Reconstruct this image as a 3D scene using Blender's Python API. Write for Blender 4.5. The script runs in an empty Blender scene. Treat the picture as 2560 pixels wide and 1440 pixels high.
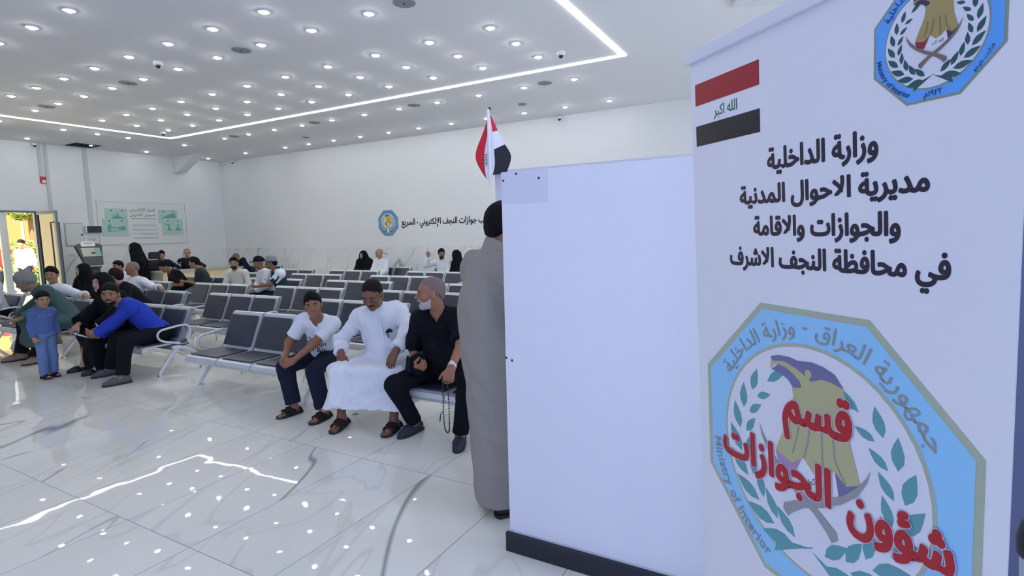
import bpy, math, random
import numpy as np
from mathutils import Vector, Matrix
from mathutils.bvhtree import BVHTree

scene = bpy.context.scene
COL = scene.collection
random.seed(7)
PI = math.pi

# ------------------------------------------------------------------ camera
cam_data = bpy.data.cameras.new('camera')
cam = bpy.data.objects.new('camera', cam_data)
COL.objects.link(cam)
yaw, pitch, roll = 0.507904293, 0.101944503, -0.0236839513
cy, sy, cp, sp = math.cos(yaw), math.sin(yaw), math.cos(pitch), math.sin(pitch)
fwd = Vector((-sy * cp, cy * cp, -sp))
right = Vector((cy, sy, 0))
up = right.cross(fwd)
r2 = math.cos(roll) * right + math.sin(roll) * up
u2 = -math.sin(roll) * right + math.cos(roll) * up
m = Matrix((r2, u2, -fwd)).transposed().to_4x4()
m.translation = Vector((0, 0, 1.60))
cam.matrix_world = m
cam_data.sensor_width = 36.0
cam_data.lens = 1355.24 / 2560 * 36.0
cam_data.clip_start = 0.05
cam_data.clip_end = 300
scene.camera = cam

# ------------------------------------------------------------------ world, sun, exposure
world = bpy.data.worlds.new('world')
scene.world = world
world.use_nodes = True
bg = world.node_tree.nodes['Background']
bg.inputs['Color'].default_value = (0.80, 0.90, 1.0, 1)
bg.inputs['Strength'].default_value = 2.2
sun_data = bpy.data.lights.new('sun', 'SUN')
sun_data.energy = 30.0
sun_data.angle = 0.01
sun_data.color = (1.0, 0.90, 0.66)
sun = bpy.data.objects.new('sun', sun_data)
COL.objects.link(sun)
sun.rotation_euler = Vector((-0.50, 0.55, -0.95)).to_track_quat('-Z', 'Y').to_euler()

scene.view_settings.view_transform = 'Standard'
scene.view_settings.look = 'None'
scene.view_settings.gamma = 1.0
scene.view_settings.use_curve_mapping = False
scene.view_settings.exposure = -0.12
try:
    scene.cycles.max_bounces = 8
    scene.cycles.diffuse_bounces = 4
    scene.cycles.glossy_bounces = 3
    scene.cycles.transmission_bounces = 6
    scene.cycles.transparent_max_bounces = 6
    scene.cycles.caustics_reflective = False
    scene.cycles.caustics_refractive = False
    scene.cycles.sample_clamp_indirect = 6.0
    scene.cycles.use_denoising = True
except Exception:
    pass

LAMP_STRENGTH = 120.0       # ceiling downlight lenses
STRIP_STRENGTH = 12.0       # LED strip
SIDE_FILL_STRENGTH = 3.6  # unseen glowing panes added on the right-hand wall to lift the ceiling
FRONT_PANE_STRENGTH = 2.35      # unseen glowing panes behind the camera, set for blue light

# ------------------------------------------------------------------ helpers
def lin(c):
    c = c / 255.0
    return c / 12.92 if c <= 0.04045 else ((c + 0.055) / 1.055) ** 2.4

def rgb(r, g, b):
    return (lin(r), lin(g), lin(b), 1.0)

MATS = {}
def mat(name, col, rough=0.6, metal=0.0, spec=0.5, bump=0.0, bscale=40.0, emit=None, estr=0.0, sheen=0.0, vary=0.0):
    if name in MATS:
        return MATS[name]
    mt = bpy.data.materials.new(name)
    mt.use_nodes = True
    nt = mt.node_tree
    p = nt.nodes['Principled BSDF']
    p.inputs['Base Color'].default_value = col
    p.inputs['Roughness'].default_value = rough
    p.inputs['Metallic'].default_value = metal
    p.inputs['Specular IOR Level'].default_value = spec
    if sheen:
        p.inputs['Sheen Weight'].default_value = sheen
    if emit is not None:
        p.inputs['Emission Color'].default_value = emit
        p.inputs['Emission Strength'].default_value = estr
    if bump or vary:
        tc = nt.nodes.new('ShaderNodeTexCoord')
        nz = nt.nodes.new('ShaderNodeTexNoise')
        nz.inputs['Scale'].default_value = bscale
        nz.inputs['Detail'].default_value = 4
        nt.links.new(tc.outputs['Object'], nz.inputs['Vector'])
        if bump:
            bp = nt.nodes.new('ShaderNodeBump')
            bp.inputs['Strength'].default_value = bump
            bp.inputs['Distance'].default_value = 0.02
            nt.links.new(nz.outputs['Fac'], bp.inputs['Height'])
            nt.links.new(bp.outputs['Normal'], p.inputs['Normal'])
        if vary:
            mx = nt.nodes.new('ShaderNodeMixRGB')
            mx.blend_type = 'MULTIPLY'
            mx.inputs['Fac'].default_value = vary
            mx.inputs['Color1'].default_value = col
            nt.links.new(nz.outputs['Color'], mx.inputs['Color2'])
            nt.links.new(mx.outputs['Color'], p.inputs['Base Color'])
    MATS[name] = mt
    return mt

class MB:
    """Collects vertices and faces for ONE mesh object."""
    def __init__(self):
        self.v = []; self.f = []; self.sm = []
    def add(self, vs, fs, smooth=False):
        b = len(self.v)
        self.v.extend([tuple(map(float, p)) for p in vs])
        for f in fs:
            self.f.append(tuple(i + b for i in f)); self.sm.append(smooth)
        return self
    def box(self, x0, x1, y0, y1, z0, z1):
        vs = [(x, y, z) for x in (x0, x1) for y in (y0, y1) for z in (z0, z1)]
        return self.add(vs, [(0, 1, 3, 2), (4, 6, 7, 5), (0, 4, 5, 1), (2, 3, 7, 6), (0, 2, 6, 4), (1, 5, 7, 3)])
    def obox(self, c, ax, ay, az):
        c = Vector(c); ax = Vector(ax); ay = Vector(ay); az = Vector(az)
        vs = [c + ax * i + ay * j + az * k for i in (-1, 1) for j in (-1, 1) for k in (-1, 1)]
        return self.add(vs, [(0, 1, 3, 2), (4, 6, 7, 5), (0, 4, 5, 1), (2, 3, 7, 6), (0, 2, 6, 4), (1, 5, 7, 3)])
    def prism(self, pts, vec):
        """closed polygon pts (3D) extruded along vec"""
        n = len(pts); vec = Vector(vec)
        vs = [Vector(p) for p in pts] + [Vector(p) + vec for p in pts]
        fs = [tuple(range(n - 1, -1, -1)), tuple(range(n, 2 * n))]
        fs += [(i, (i + 1) % n, n + (i + 1) % n, n + i) for i in range(n)]
        return self.add(vs, fs)
    def tube(self, pts, r, n=8, closed=False, flat=None):
        P = [Vector(p) for p in pts]; k = len(P)
        rr = r if isinstance(r, (list, tuple)) else [r] * k
        rings = []; prev = None
        for i in range(k):
            a = P[i - 1] if (i > 0 or closed) else P[i]
            b = P[(i + 1) % k] if (i < k - 1 or closed) else P[i]
            t = (b - a).normalized()
            if prev is None:
                ref = Vector((1, 0, 0)) if abs(t.x) < 0.9 else Vector((0, 0, 1))
                e1 = (ref - t * ref.dot(t)).normalized()
            else:
                e1 = (prev - t * prev.dot(t)).normalized()
            prev = e1; e2 = t.cross(e1)
            s1 = 1.0 if flat is None else flat
            rings.append([P[i] + e1 * (rr[i] * s1 * math.cos(2 * PI * j / n)) + e2 * (rr[i] * math.sin(2 * PI * j / n)) for j in range(n)])
        vs = [p for ring in rings for p in ring]
        fs = []
        for i in range(k if closed else k - 1):
            for j in range(n):
                a = i * n + j; b = i * n + (j + 1) % n
                c = ((i + 1) % k) * n + (j + 1) % n; d = ((i + 1) % k) * n + j
                fs.append((a, b, c, d))
        self.add(vs, fs, True)
        if not closed:
            self.add(rings[0], [tuple(range(n - 1, -1, -1))]); self.add(rings[-1], [tuple(range(n))])
        return self
    def lathe(self, c, prof, n=20, axis=(0, 0, 1), smooth=True):
        ax = Vector(axis).normalized()
        ref = Vector((1, 0, 0)) if abs(ax.x) < 0.9 else Vector((0, 1, 0))
        e1 = (ref - ax * ref.dot(ax)).normalized(); e2 = ax.cross(e1); c = Vector(c)
        vs = []
        for (r, h) in prof:
            for j in range(n):
                a = 2 * PI * j / n
                vs.append(c + ax * h + e1 * (r * math.cos(a)) + e2 * (r * math.sin(a)))
        fs = []
        for i in range(len(prof) - 1):
            for j in range(n):
                fs.append((i * n + j, i * n + (j + 1) % n, (i + 1) * n + (j + 1) % n, (i + 1) * n + j))
        self.add(vs, fs, smooth)
        self.add(vs[:n], [tuple(range(n - 1, -1, -1))]); self.add(vs[-n:], [tuple(range(n))])
        return self
    def sphere(self, c, r, n=12, m=8):
        rx, ry, rz = r if isinstance(r, (tuple, list)) else (r, r, r)
        vs = [(c[0], c[1], c[2] - rz)]
        for i in range(1, m):
            a = -PI / 2 + PI * i / m
            for j in range(n):
                b = 2 * PI * j / n
                vs.append((c[0] + rx * math.cos(a) * math.cos(b), c[1] + ry * math.cos(a) * math.sin(b), c[2] + rz * math.sin(a)))
        vs.append((c[0], c[1], c[2] + rz))
        fs = [(0, 1 + (j + 1) % n, 1 + j) for j in range(n)]
        for i in range(m - 2):
            for j in range(n):
                fs.append((1 + i * n + j, 1 + i * n + (j + 1) % n, 1 + (i + 1) * n + (j + 1) % n, 1 + (i + 1) * n + j))
        L = len(vs) - 1; b = 1 + (m - 2) * n
        fs += [(L, b + j, b + (j + 1) % n) for j in range(n)]
        return self.add(vs, fs, True)
    def build(self, name, material, parent=None, bevel=0.0, loc=None):
        me = bpy.data.meshes.new(name)
        vs = self.v
        if loc is not None:
            vs = [(p[0] - loc[0], p[1] - loc[1], p[2] - loc[2]) for p in vs]
        me.from_pydata(vs, [], self.f)
        me.polygons.foreach_set('use_smooth', self.sm)
        me.materials.append(material)
        me.update()
        o = bpy.data.objects.new(name, me)
        COL.objects.link(o)
        if parent is not None:
            o.parent = parent
        elif loc is not None:
            o.location = loc
        if bevel:
            md = o.modifiers.new('bevel', 'BEVEL'); md.width = bevel; md.segments = 2; md.limit_method = 'ANGLE'; md.angle_limit = 0.7
        return o

def tag(o, label, cat, group=None, kind=None):
    o['label'] = label; o['category'] = cat
    if group: o['group'] = group
    if kind: o['kind'] = kind
    return o

def struct(o, label=None):
    o['kind'] = 'structure'
    if label: o['label'] = label
    return o

def empty(name, loc):
    o = bpy.data.objects.new(name, None)
    COL.objects.link(o); o.location = loc; o.empty_display_size = 0.1
    return o

def copy_tree(o, parent=None):
    c = o.copy(); COL.objects.link(c)
    if parent is not None: c.parent = parent
    for ch in list(o.children):
        copy_tree(ch, c)
    return c

def smooth_path(pts, n=5, closed=False):
    P = [Vector(p) for p in pts]; k = len(P); out = []
    rng = range(k) if closed else range(k - 1)
    for i in rng:
        p0 = P[i - 1] if (i > 0 or closed) else P[0]
        p1 = P[i]; p2 = P[(i + 1) % k]
        p3 = P[(i + 2) % k] if (i + 2 < k or closed) else P[-1]
        for j in range(n):
            t = j / n
            out.append(0.5 * ((2 * p1) + (p2 - p0) * t + (2 * p0 - 5 * p1 + 4 * p2 - p3) * t * t + (3 * p1 - p0 - 3 * p2 + p3) * t ** 3))
    if not closed: out.append(P[-1])
    return out

# ---- Arabic lettering: letters are shaped into their joined forms and set right to left
AR = {'ء': (0xFE80, 1), 'آ': (0xFE81, 2), 'أ': (0xFE83, 2), 'ؤ': (0xFE85, 2), 'إ': (0xFE87, 2), 'ئ': (0xFE89, 4), 'ا': (0xFE8D, 2), 'ب': (0xFE8F, 4),
      'ة': (0xFE93, 2), 'ت': (0xFE95, 4), 'ث': (0xFE99, 4), 'ج': (0xFE9D, 4), 'ح': (0xFEA1, 4), 'خ': (0xFEA5, 4), 'د': (0xFEA9, 2), 'ذ': (0xFEAB, 2),
      'ر': (0xFEAD, 2), 'ز': (0xFEAF, 2), 'س': (0xFEB1, 4), 'ش': (0xFEB5, 4), 'ص': (0xFEB9, 4), 'ض': (0xFEBD, 4), 'ط': (0xFEC1, 4), 'ظ': (0xFEC5, 4),
      'ع': (0xFEC9, 4), 'غ': (0xFECD, 4), 'ف': (0xFED1, 4), 'ق': (0xFED5, 4), 'ك': (0xFED9, 4), 'ل': (0xFEDD, 4), 'م': (0xFEE1, 4), 'ن': (0xFEE5, 4),
      'ه': (0xFEE9, 4), 'و': (0xFEED, 2), 'ى': (0xFEEF, 2), 'ي': (0xFEF1, 4)}
LAM = {'آ': 0xFEF5, 'أ': 0xFEF7, 'إ': 0xFEF9, 'ا': 0xFEFB}
def arabic(s):
    toks = []; i = 0
    while i < len(s):
        if s[i] == 'ل' and i + 1 < len(s) and s[i + 1] in LAM:
            toks.append(('lam', LAM[s[i + 1]], 2)); i += 2; continue
        if s[i] in AR:
            toks.append(('let',) + AR[s[i]] + (s[i],))
        else:
            toks.append(('raw', s[i], 1))
        i += 1
    out = []
    for k, t in enumerate(toks):
        if t[0] == 'raw': out.append(t[1]); continue
        pj = k > 0 and toks[k - 1][0] == 'let' and toks[k - 1][2] == 4
        nj = t[2] == 4 and k + 1 < len(toks) and toks[k + 1][0] != 'raw' and toks[k + 1][2] >= 2
        if t[2] == 1: c = t[1]
        elif pj and nj: c = t[1] + 3
        elif nj: c = t[1] + 2
        elif pj: c = t[1] + 1
        elif len(t) > 3 and t[3] == 'ة': c = t[1] + 1
        elif len(t) > 3: out.append(t[3]); continue
        else: c = t[1]
        out.append(chr(c))
    # keep runs of digits left to right
    res = ''; 
    for ch in reversed(out): res += ch
    return res

TEXTS = {}
def text_mesh(s, offset=0.0, res=2):
    """flat letters as (2D points, faces, width); every stroke outline is filled on its own so overlapping strokes join"""
    if (s, offset) in TEXTS: return TEXTS[(s, offset)]
    cu = bpy.data.curves.new('lettering', 'FONT'); cu.body = s
    ob = bpy.data.objects.new('lettering', cu); COL.objects.link(ob)
    dg = bpy.context.evaluated_depsgraph_get()
    out = ob.evaluated_get(dg).to_curve(dg)
    spl = []
    for sp in out.splines:
        pts = [(tuple(q.handle_left), tuple(q.co), tuple(q.handle_right)) for q in sp.bezier_points]
        c = [q[1] for q in pts]
        ar = sum(c[i][0] * c[(i + 1) % len(c)][1] - c[(i + 1) % len(c)][0] * c[i][1] for i in range(len(c))) / 2
        spl.append((pts, c, ar))
    bpy.data.objects.remove(ob)
    def inside(p, poly):
        r = False
        for i in range(len(poly)):
            x0, y0 = poly[i][:2]; x1, y1 = poly[i - 1][:2]
            if (y0 > p[1]) != (y1 > p[1]) and p[0] < (x1 - x0) * (p[1] - y0) / (y1 - y0) + x0: r = not r
        return r
    sg = -1 if max(spl, key=lambda q: abs(q[2]))[2] < 0 else 1   # outer strokes wind like the largest one
    groups = [[q] for q in spl if q[2] * sg > 0]
    for q in spl:
        if q[2] * sg <= 0:
            best = [g for g in groups if inside(q[1][0], g[0][1])]
            if best: min(best, key=lambda g: abs(g[0][2])).append(q)
    vs = []; fs = []
    for g in groups:
        want = sum(abs(q[2]) for q in g[:1]) - sum(abs(q[2]) for q in g[1:])
        for shrink in (1.0, 0.90, 0.8):       # a counter that touches its outline is drawn in slightly
            c2 = bpy.data.curves.new('stroke', 'CURVE'); c2.dimensions = '2D'; c2.fill_mode = 'BOTH'; c2.resolution_u = res; c2.offset = offset
            for gi, (pts, c, ar) in enumerate(g):
                sp = c2.splines.new('BEZIER'); sp.bezier_points.add(len(pts) - 1); sp.use_cyclic_u = True
                mid = Vector((sum(q[0] for q in c) / len(c), sum(q[1] for q in c) / len(c), 0)); k = shrink if gi else 1.0
                for bp, (hl, co, hr) in zip(sp.bezier_points, pts):
                    bp.handle_left_type = bp.handle_right_type = 'FREE'
                    bp.co, bp.handle_left, bp.handle_right = [mid + (Vector(w) - mid) * k for w in (co, hl, hr)]
            o2 = bpy.data.objects.new('stroke', c2); COL.objects.link(o2)
            dg = bpy.context.evaluated_depsgraph_get()
            me = bpy.data.meshes.new_from_object(o2.evaluated_get(dg))
            area = sum(pl.area for pl in me.polygons); ok = len(g) == 1 or area > 0.85 * want
            if ok or shrink == 0.8:
                b0 = len(vs); vs += [tuple(v.co)[:2] for v in me.vertices]; fs += [tuple(i + b0 for i in pl.vertices) for pl in me.polygons]
            bpy.data.objects.remove(o2); bpy.data.curves.remove(c2); bpy.data.meshes.remove(me)
            if ok: break
    vs = np.array(vs); x0, x1 = vs[:, 0].min(), vs[:, 0].max(); vs[:, 0] -= x0
    TEXTS[(s, offset)] = (vs, fs, x1 - x0)
    return TEXTS[(s, offset)]

def put_bold(mb, s, fn, x0, x1, base, height, bold, n=10):
    """heavy lettering: copies of the letters spread by the stroke weight, all in one surface"""
    for k in range(n):
        a = 2 * PI * k / n; dx, dy = bold * math.cos(a), bold * math.sin(a)
        put_text(mb, s, lambda x, y: fn(x + dx, y + dy, k * 0.00002), x0 + bold, x1 - bold, base + bold * .4, height)

def put_text(mb, s, fn, x0, x1, base, height=None, offset=0.0, bend=None):
    """letters into a builder: x from x0 to x1, baseline base, capital height; fn maps (x,y) to 3D"""
    vs, fs, w = text_mesh(s, offset)
    sx = (x1 - x0) / w
    syy = sx if height is None else height
    pts = []
    for a, b in vs:
        x = x0 + a * sx; y = base + b * syy
        if bend: x, y = bend(x, y)
        pts.append(fn(x, y))
    mb.add(pts, fs)
# ------------------------------------------------------------------ stone materials
def stone(name, base, vein, sx, sy, x0, y0, axes, grout, gw, rough, vscale=1.0, strength=1.0, wavy=0.0, faint=0.35, vdir=75, vw=0.009):
    mt = bpy.data.materials.new(name); mt.use_nodes = True
    nt = mt.node_tree; L = nt.links; p = nt.nodes['Principled BSDF']
    def nd(t, **k):
        n = nt.nodes.new(t)
        for a, b in k.items(): setattr(n, a, b)
        return n
    def mth(op, a, b=None, c=None, clamp=False):
        n = nd('ShaderNodeMath', operation=op); n.use_clamp = clamp
        for i, s in enumerate((a, b, c)):
            if s is None: continue
            if isinstance(s, (int, float)): n.inputs[i].default_value = s
            else: L.new(s, n.inputs[i])
        return n.outputs[0]
    geo = nd('ShaderNodeNewGeometry'); sep = nd('ShaderNodeSeparateXYZ'); L.new(geo.outputs['Position'], sep.inputs[0])
    A, B = sep.outputs[axes[0]], sep.outputs[axes[1]]
    ta = mth('DIVIDE', mth('SUBTRACT', A, x0), sx); tb = mth('DIVIDE', mth('SUBTRACT', B, y0), sy)
    fa, fb = mth('FRACT', ta), mth('FRACT', tb)
    ea = mth('MULTIPLY', mth('SUBTRACT', 0.5, mth('ABSOLUTE', mth('SUBTRACT', fa, 0.5))), sx)
    eb = mth('MULTIPLY', mth('SUBTRACT', 0.5, mth('ABSOLUTE', mth('SUBTRACT', fb, 0.5))), sy)
    edge = mth('LESS_THAN', mth('MINIMUM', ea, eb), gw)
    cid = nd('ShaderNodeCombineXYZ'); L.new(mth('FLOOR', ta), cid.inputs[0]); L.new(mth('FLOOR', tb), cid.inputs[1])
    wn = nd('ShaderNodeTexWhiteNoise', noise_dimensions='3D'); L.new(cid.outputs[0], wn.inputs['Vector'])
    cv = nd('ShaderNodeCombineXYZ')
    # veins run along a slanting direction: slow change along it, quick change across it
    ca, sa = math.cos(math.radians(vdir)), math.sin(math.radians(vdir))
    along = mth('ADD', mth('MULTIPLY', A, ca), mth('MULTIPLY', B, sa)); across = mth('ADD', mth('MULTIPLY', A, -sa), mth('MULTIPLY', B, ca))
    L.new(mth('MULTIPLY', along, 0.30), cv.inputs[0])
    L.new(across, cv.inputs[1])
    off = nd('ShaderNodeVectorMath', operation='MULTIPLY_ADD')
    L.new(wn.outputs['Color'], off.inputs[0]); off.inputs[1].default_value = (37, 53, 29); L.new(cv.outputs[0], off.inputs[2])
    def vein_of(scale, width, detail, dist):
        n = nd('ShaderNodeTexNoise'); n.inputs['Scale'].default_value = scale * vscale; n.inputs['Detail'].default_value = detail
        n.inputs['Roughness'].default_value = 0.45; n.inputs['Distortion'].default_value = dist
        L.new(off.outputs[0], n.inputs['Vector'])
        d = mth('ABSOLUTE', mth('SUBTRACT', n.outputs['Fac'], 0.5))
        return mth('SUBTRACT', 1.0, mth('DIVIDE', d, width), clamp=True)
    gate = nd('ShaderNodeTexNoise'); gate.inputs['Scale'].default_value = 0.9 * vscale; gate.inputs['Detail'].default_value = 1
    L.new(off.outputs[0], gate.inputs['Vector'])
    g = mth('MULTIPLY', mth('SUBTRACT', gate.outputs['Fac'], 0.42), 6.0, clamp=True)
    v1 = mth('MULTIPLY', vein_of(0.62, vw, 2.5, 0.5), g)
    v2 = mth('MULTIPLY', vein_of(1.1, vw * 1.6, 3.0, 0.6), faint)
    v3 = mth('MULTIPLY', vein_of(0.5, 0.08, 3.0, 0.3), 0.08)
    v = mth('MULTIPLY', mth('MAXIMUM', mth('MAXIMUM', v1, v2), v3), strength, clamp=True)
    m1 = nd('ShaderNodeMixRGB'); m1.inputs['Color1'].default_value = base; m1.inputs['Color2'].default_value = vein; L.new(v, m1.inputs['Fac'])
    m2 = nd('ShaderNodeMixRGB'); m2.inputs['Color2'].default_value = grout; L.new(m1.outputs[0], m2.inputs['Color1']); L.new(edge, m2.inputs['Fac'])
    L.new(m2.outputs[0], p.inputs['Base Color'])
    p.inputs['Roughness'].default_value = rough
    L.new(mth('ADD', mth('MULTIPLY', edge, 0.4), rough), p.inputs['Roughness'])
    if wavy:
        wz = nd('ShaderNodeTexNoise'); wz.inputs['Scale'].default_value = 2.2; wz.inputs['Detail'].default_value = 1.5
        off2 = nd('ShaderNodeVectorMath', operation='MULTIPLY_ADD'); L.new(wn.outputs['Color'], off2.inputs[0]); off2.inputs[1].default_value = (9, 9, 9)
        L.new(geo.outputs['Position'], off2.inputs[2]); L.new(off2.outputs[0], wz.inputs['Vector'])
        bp = nd('ShaderNodeBump'); bp.inputs['Strength'].default_value = wavy; bp.inputs['Distance'].default_value = 0.02
        L.new(wz.outputs['Fac'], bp.inputs['Height']); L.new(bp.outputs['Normal'], p.inputs['Normal'])
    return mt

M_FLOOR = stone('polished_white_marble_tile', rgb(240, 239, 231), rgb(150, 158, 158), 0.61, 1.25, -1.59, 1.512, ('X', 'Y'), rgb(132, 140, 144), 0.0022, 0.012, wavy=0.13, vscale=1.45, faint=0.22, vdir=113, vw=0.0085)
M_WAINB = stone('marble_wall_tile_back', rgb(240, 243, 243), rgb(150, 156, 158), 1.22, 0.645, -17.7, 0.0, ('X', 'Z'), rgb(224, 227, 227), 0.0012, 0.08, vscale=1.6, strength=0.9, faint=0.3, vdir=55, vw=0.012)
M_WAINL = stone('marble_wall_tile_left', rgb(240, 243, 243), rgb(150, 156, 158), 1.22, 0.645, 11.6, 0.0, ('Y', 'Z'), rgb(224, 227, 227), 0.0012, 0.08, vscale=1.6, strength=0.9, faint=0.3, vdir=55, vw=0.012)
M_WALL = mat('white_wall_paint', rgb(236, 238, 238), 0.75, bump=0.03, bscale=60)
M_CEIL = mat('white_ceiling_paint', rgb(244, 244, 247), 0.8)
M_WHITE = mat('white_paint', rgb(232, 234, 236), 0.45)
M_TRUNK = mat('grey_trunking', rgb(200, 204, 206), 0.5)
M_STEEL = mat('silver_steel', rgb(196, 202, 208), 0.32, 0.55)
M_CHROME = mat('chrome', rgb(205, 210, 215), 0.16, 0.95)
M_BLACK = mat('black_plastic', rgb(24, 26, 30), 0.4)
M_DGREY = mat('dark_grey_metal', rgb(70, 78, 86), 0.45, 0.3)

# ------------------------------------------------------------------ room shell
XL, XR, YF, YB, ZC = -17.7, 5.0, -5.0, 11.6, 4.2
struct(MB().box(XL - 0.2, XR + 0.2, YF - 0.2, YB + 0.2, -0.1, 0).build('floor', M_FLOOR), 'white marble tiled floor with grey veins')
struct(MB().box(XL - 0.2, XR + 0.2, YF - 0.2, YB + 0.2, ZC, ZC + 0.2).build('ceiling', M_CEIL), 'white flat ceiling')
struct(MB().box(XL - 0.2, XR + 0.2, YB, YB + 0.2, 0, ZC).build('wall_back', M_WALL), 'white back wall')
DY0, DY1, DZ = 3.4, 6.47, 2.45      # glazed entrance in the left wall
lw = MB().box(XL - 0.2, XL, DY1, YB, 0, ZC).box(XL - 0.2, XL, YF, DY0, 0, ZC).box(XL - 0.2, XL, DY0, DY1, DZ, ZC)
struct(lw.build('wall_left', M_WALL), 'white wall with the glazed entrance')
struct(MB().box(XR, XR + 0.2, YF, YB, 0, ZC).build('wall_right', M_WALL))
struct(MB().box(XL, XR, YF - 0.2, YF, 0, ZC).build('wall_front', M_WALL))
struct(MB().box(XL + 0.012, XR, YB - 0.012, YB, 0, 1.29).build('trim_1', M_WAINB), 'marble wainscot on the back wall')
struct(MB().box(XL, XL + 0.012, DY1 + 0.06, YB, 0, 1.29).build('trim_2', M_WAINL), 'marble wainscot on the left wall')

# unseen windows behind the camera; glowing panes placed to tint the banner blue
M_PANE = mat('blue_glow_pane', rgb(200, 215, 255), 0.3, emit=(0.25, 0.37, 1.0, 1), estr=FRONT_PANE_STRENGTH)
for k, (x0, x1) in enumerate(((-5.2, -1.8), (-1.0, 3.4))):
    fr = MB()
    fr.box(x0, x1, YF, YF + 0.05, 0.1, 0.18).box(x0, x1, YF, YF + 0.05, 2.02, 2.1)
    for xx in (x0, (x0 + x1) / 2 - 0.04, x1 - 0.08): fr.box(xx, xx + 0.08, YF, YF + 0.05, 0.1, 2.1)
    w = struct(fr.build('window_%d' % (k + 1), M_WHITE))
    MB().add([(x0, YF + 0.02, 0.15), (x1, YF + 0.02, 0.15), (x1, YF + 0.02, 2.05), (x0, YF + 0.02, 2.05)], [(3, 2, 1, 0)]).build('pane', M_PANE, w)

M_PANE2 = mat('side_fill_pane', rgb(215, 225, 255), 0.3, emit=(0.72, 0.81, 1.0, 1), estr=SIDE_FILL_STRENGTH)  # side windows are added: unseen glowing panes that brighten ceiling and room
for k, (y0, y1) in enumerate(((-4.0, -0.2), (0.4, 4.2), (4.8, 8.6))):
    fr = MB()
    fr.box(XR - 0.05, XR, y0, y1, 0.4, 0.48).box(XR - 0.05, XR, y0, y1, 3.52, 3.6)
    for yy in (y0, (y0 + y1) / 2 - 0.04, y1 - 0.08): fr.box(XR - 0.05, XR, yy, yy + 0.08, 0.4, 3.6)
    w = struct(fr.build('window_%d' % (k + 3), M_WHITE))
    MB().add([(XR - 0.02, y0, 0.45), (XR - 0.02, y1, 0.45), (XR - 0.02, y1, 3.55), (XR - 0.02, y0, 3.55)], [(0, 3, 2, 1)]).build('pane', M_PANE2, w)

# LED strip rectangle recessed in the ceiling
M_LED = mat('led_strip_light', rgb(255, 255, 255), 0.5, emit=(1.0, 0.99, 0.95, 1), estr=STRIP_STRENGTH)
sx0, sx1, sy0, sy1, sw = -14.43, -2.57, -2.6, 8.2, 0.033
st = MB()
st.box(sx0 - sw, sx1 + sw, sy1 - sw, sy1 + sw, ZC - 0.012, ZC - 0.001)
st.box(sx0 - sw, sx1 + sw, sy0 - sw, sy0 + sw, ZC - 0.012, ZC - 0.001)
st.box(sx0 - sw, sx0 + sw, sy0 + sw, sy1 - sw, ZC - 0.012, ZC - 0.001)
st.box(sx1 - sw, sx1 + sw, sy0 + sw, sy1 - sw, ZC - 0.012, ZC - 0.001)
led = st.build('led_strip', M_LED)
tag(led, 'glowing white LED strip forming a rectangle in the ceiling', 'ceiling light')

# ------------------------------------------------------------------ ceiling fittings
M_LENS = mat('downlight_lens', rgb(255, 255, 255), 0.4, emit=(0.97, 0.98, 1.0, 1), estr=LAMP_STRENGTH)
M_RING = mat('white_ring', rgb(214, 216, 220), 0.4)
def downlight():
    r = empty('ceiling_downlight', (0, 0, 0))
    MB().lathe((0, 0, 0), [(0.075, 0.0), (0.075, -0.006), (0.068, -0.012), (0.054, -0.012), (0.052, -0.005)], 20).build('ring', M_RING, r)
    MB().lathe((0, 0, -0.010), [(0.042, 0), (0.037, -0.010), (0.022, -0.018), (0.001, -0.020)], 14).build('lens', M_LENS, r)
    return r
cols = [-3.67 - 0.97 * k for k in range(11)]
spots = []
for x, y in [(-9.29, 3.19), (-8.31, 3.19), (-7.37, 3.19)]: spots.append((x, y, 'in'))
for c in cols[2:10]: spots.append((c, 4.36, 'in'))
for c in cols[1:]: spots.append((c, 5.04, 'in'))
for yy in (6.19, 6.87, 7.56):
    for c in cols: spots.append((c, yy, 'in'))
spots.append((-15.06, 5.04, 'left'))
for x, y in [(-17.02, 6.2), (-15.14, 6.2), (-15.14, 6.88), (-17.02, 7.55), (-15.14, 7.55), (-17.05, 8.96), (-15.15, 8.96), (-17.05, 10.81), (-15.17, 10.81)]: spots.append((x, y, 'left'))
for yy in (8.96, 10.81):
    for c in cols: spots.append((c, yy, 'back'))
DL = None
GL = {'in': ('small round recessed downlight inside the glowing ceiling rectangle', 'downlights inside the LED rectangle'),
      'left': ('small round recessed downlight between the glowing strip and the entrance wall', 'downlights by the entrance wall'),
      'back': ('small round recessed downlight between the glowing strip and the back wall', 'downlights along the back wall')}
for x, y, g in spots:
    if DL is None: o = DL = downlight()
    else: o = copy_tree(DL)
    o.location = (x, y, ZC)
    tag(o, GL[g][0], 'ceiling light', GL[g][1])

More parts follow.
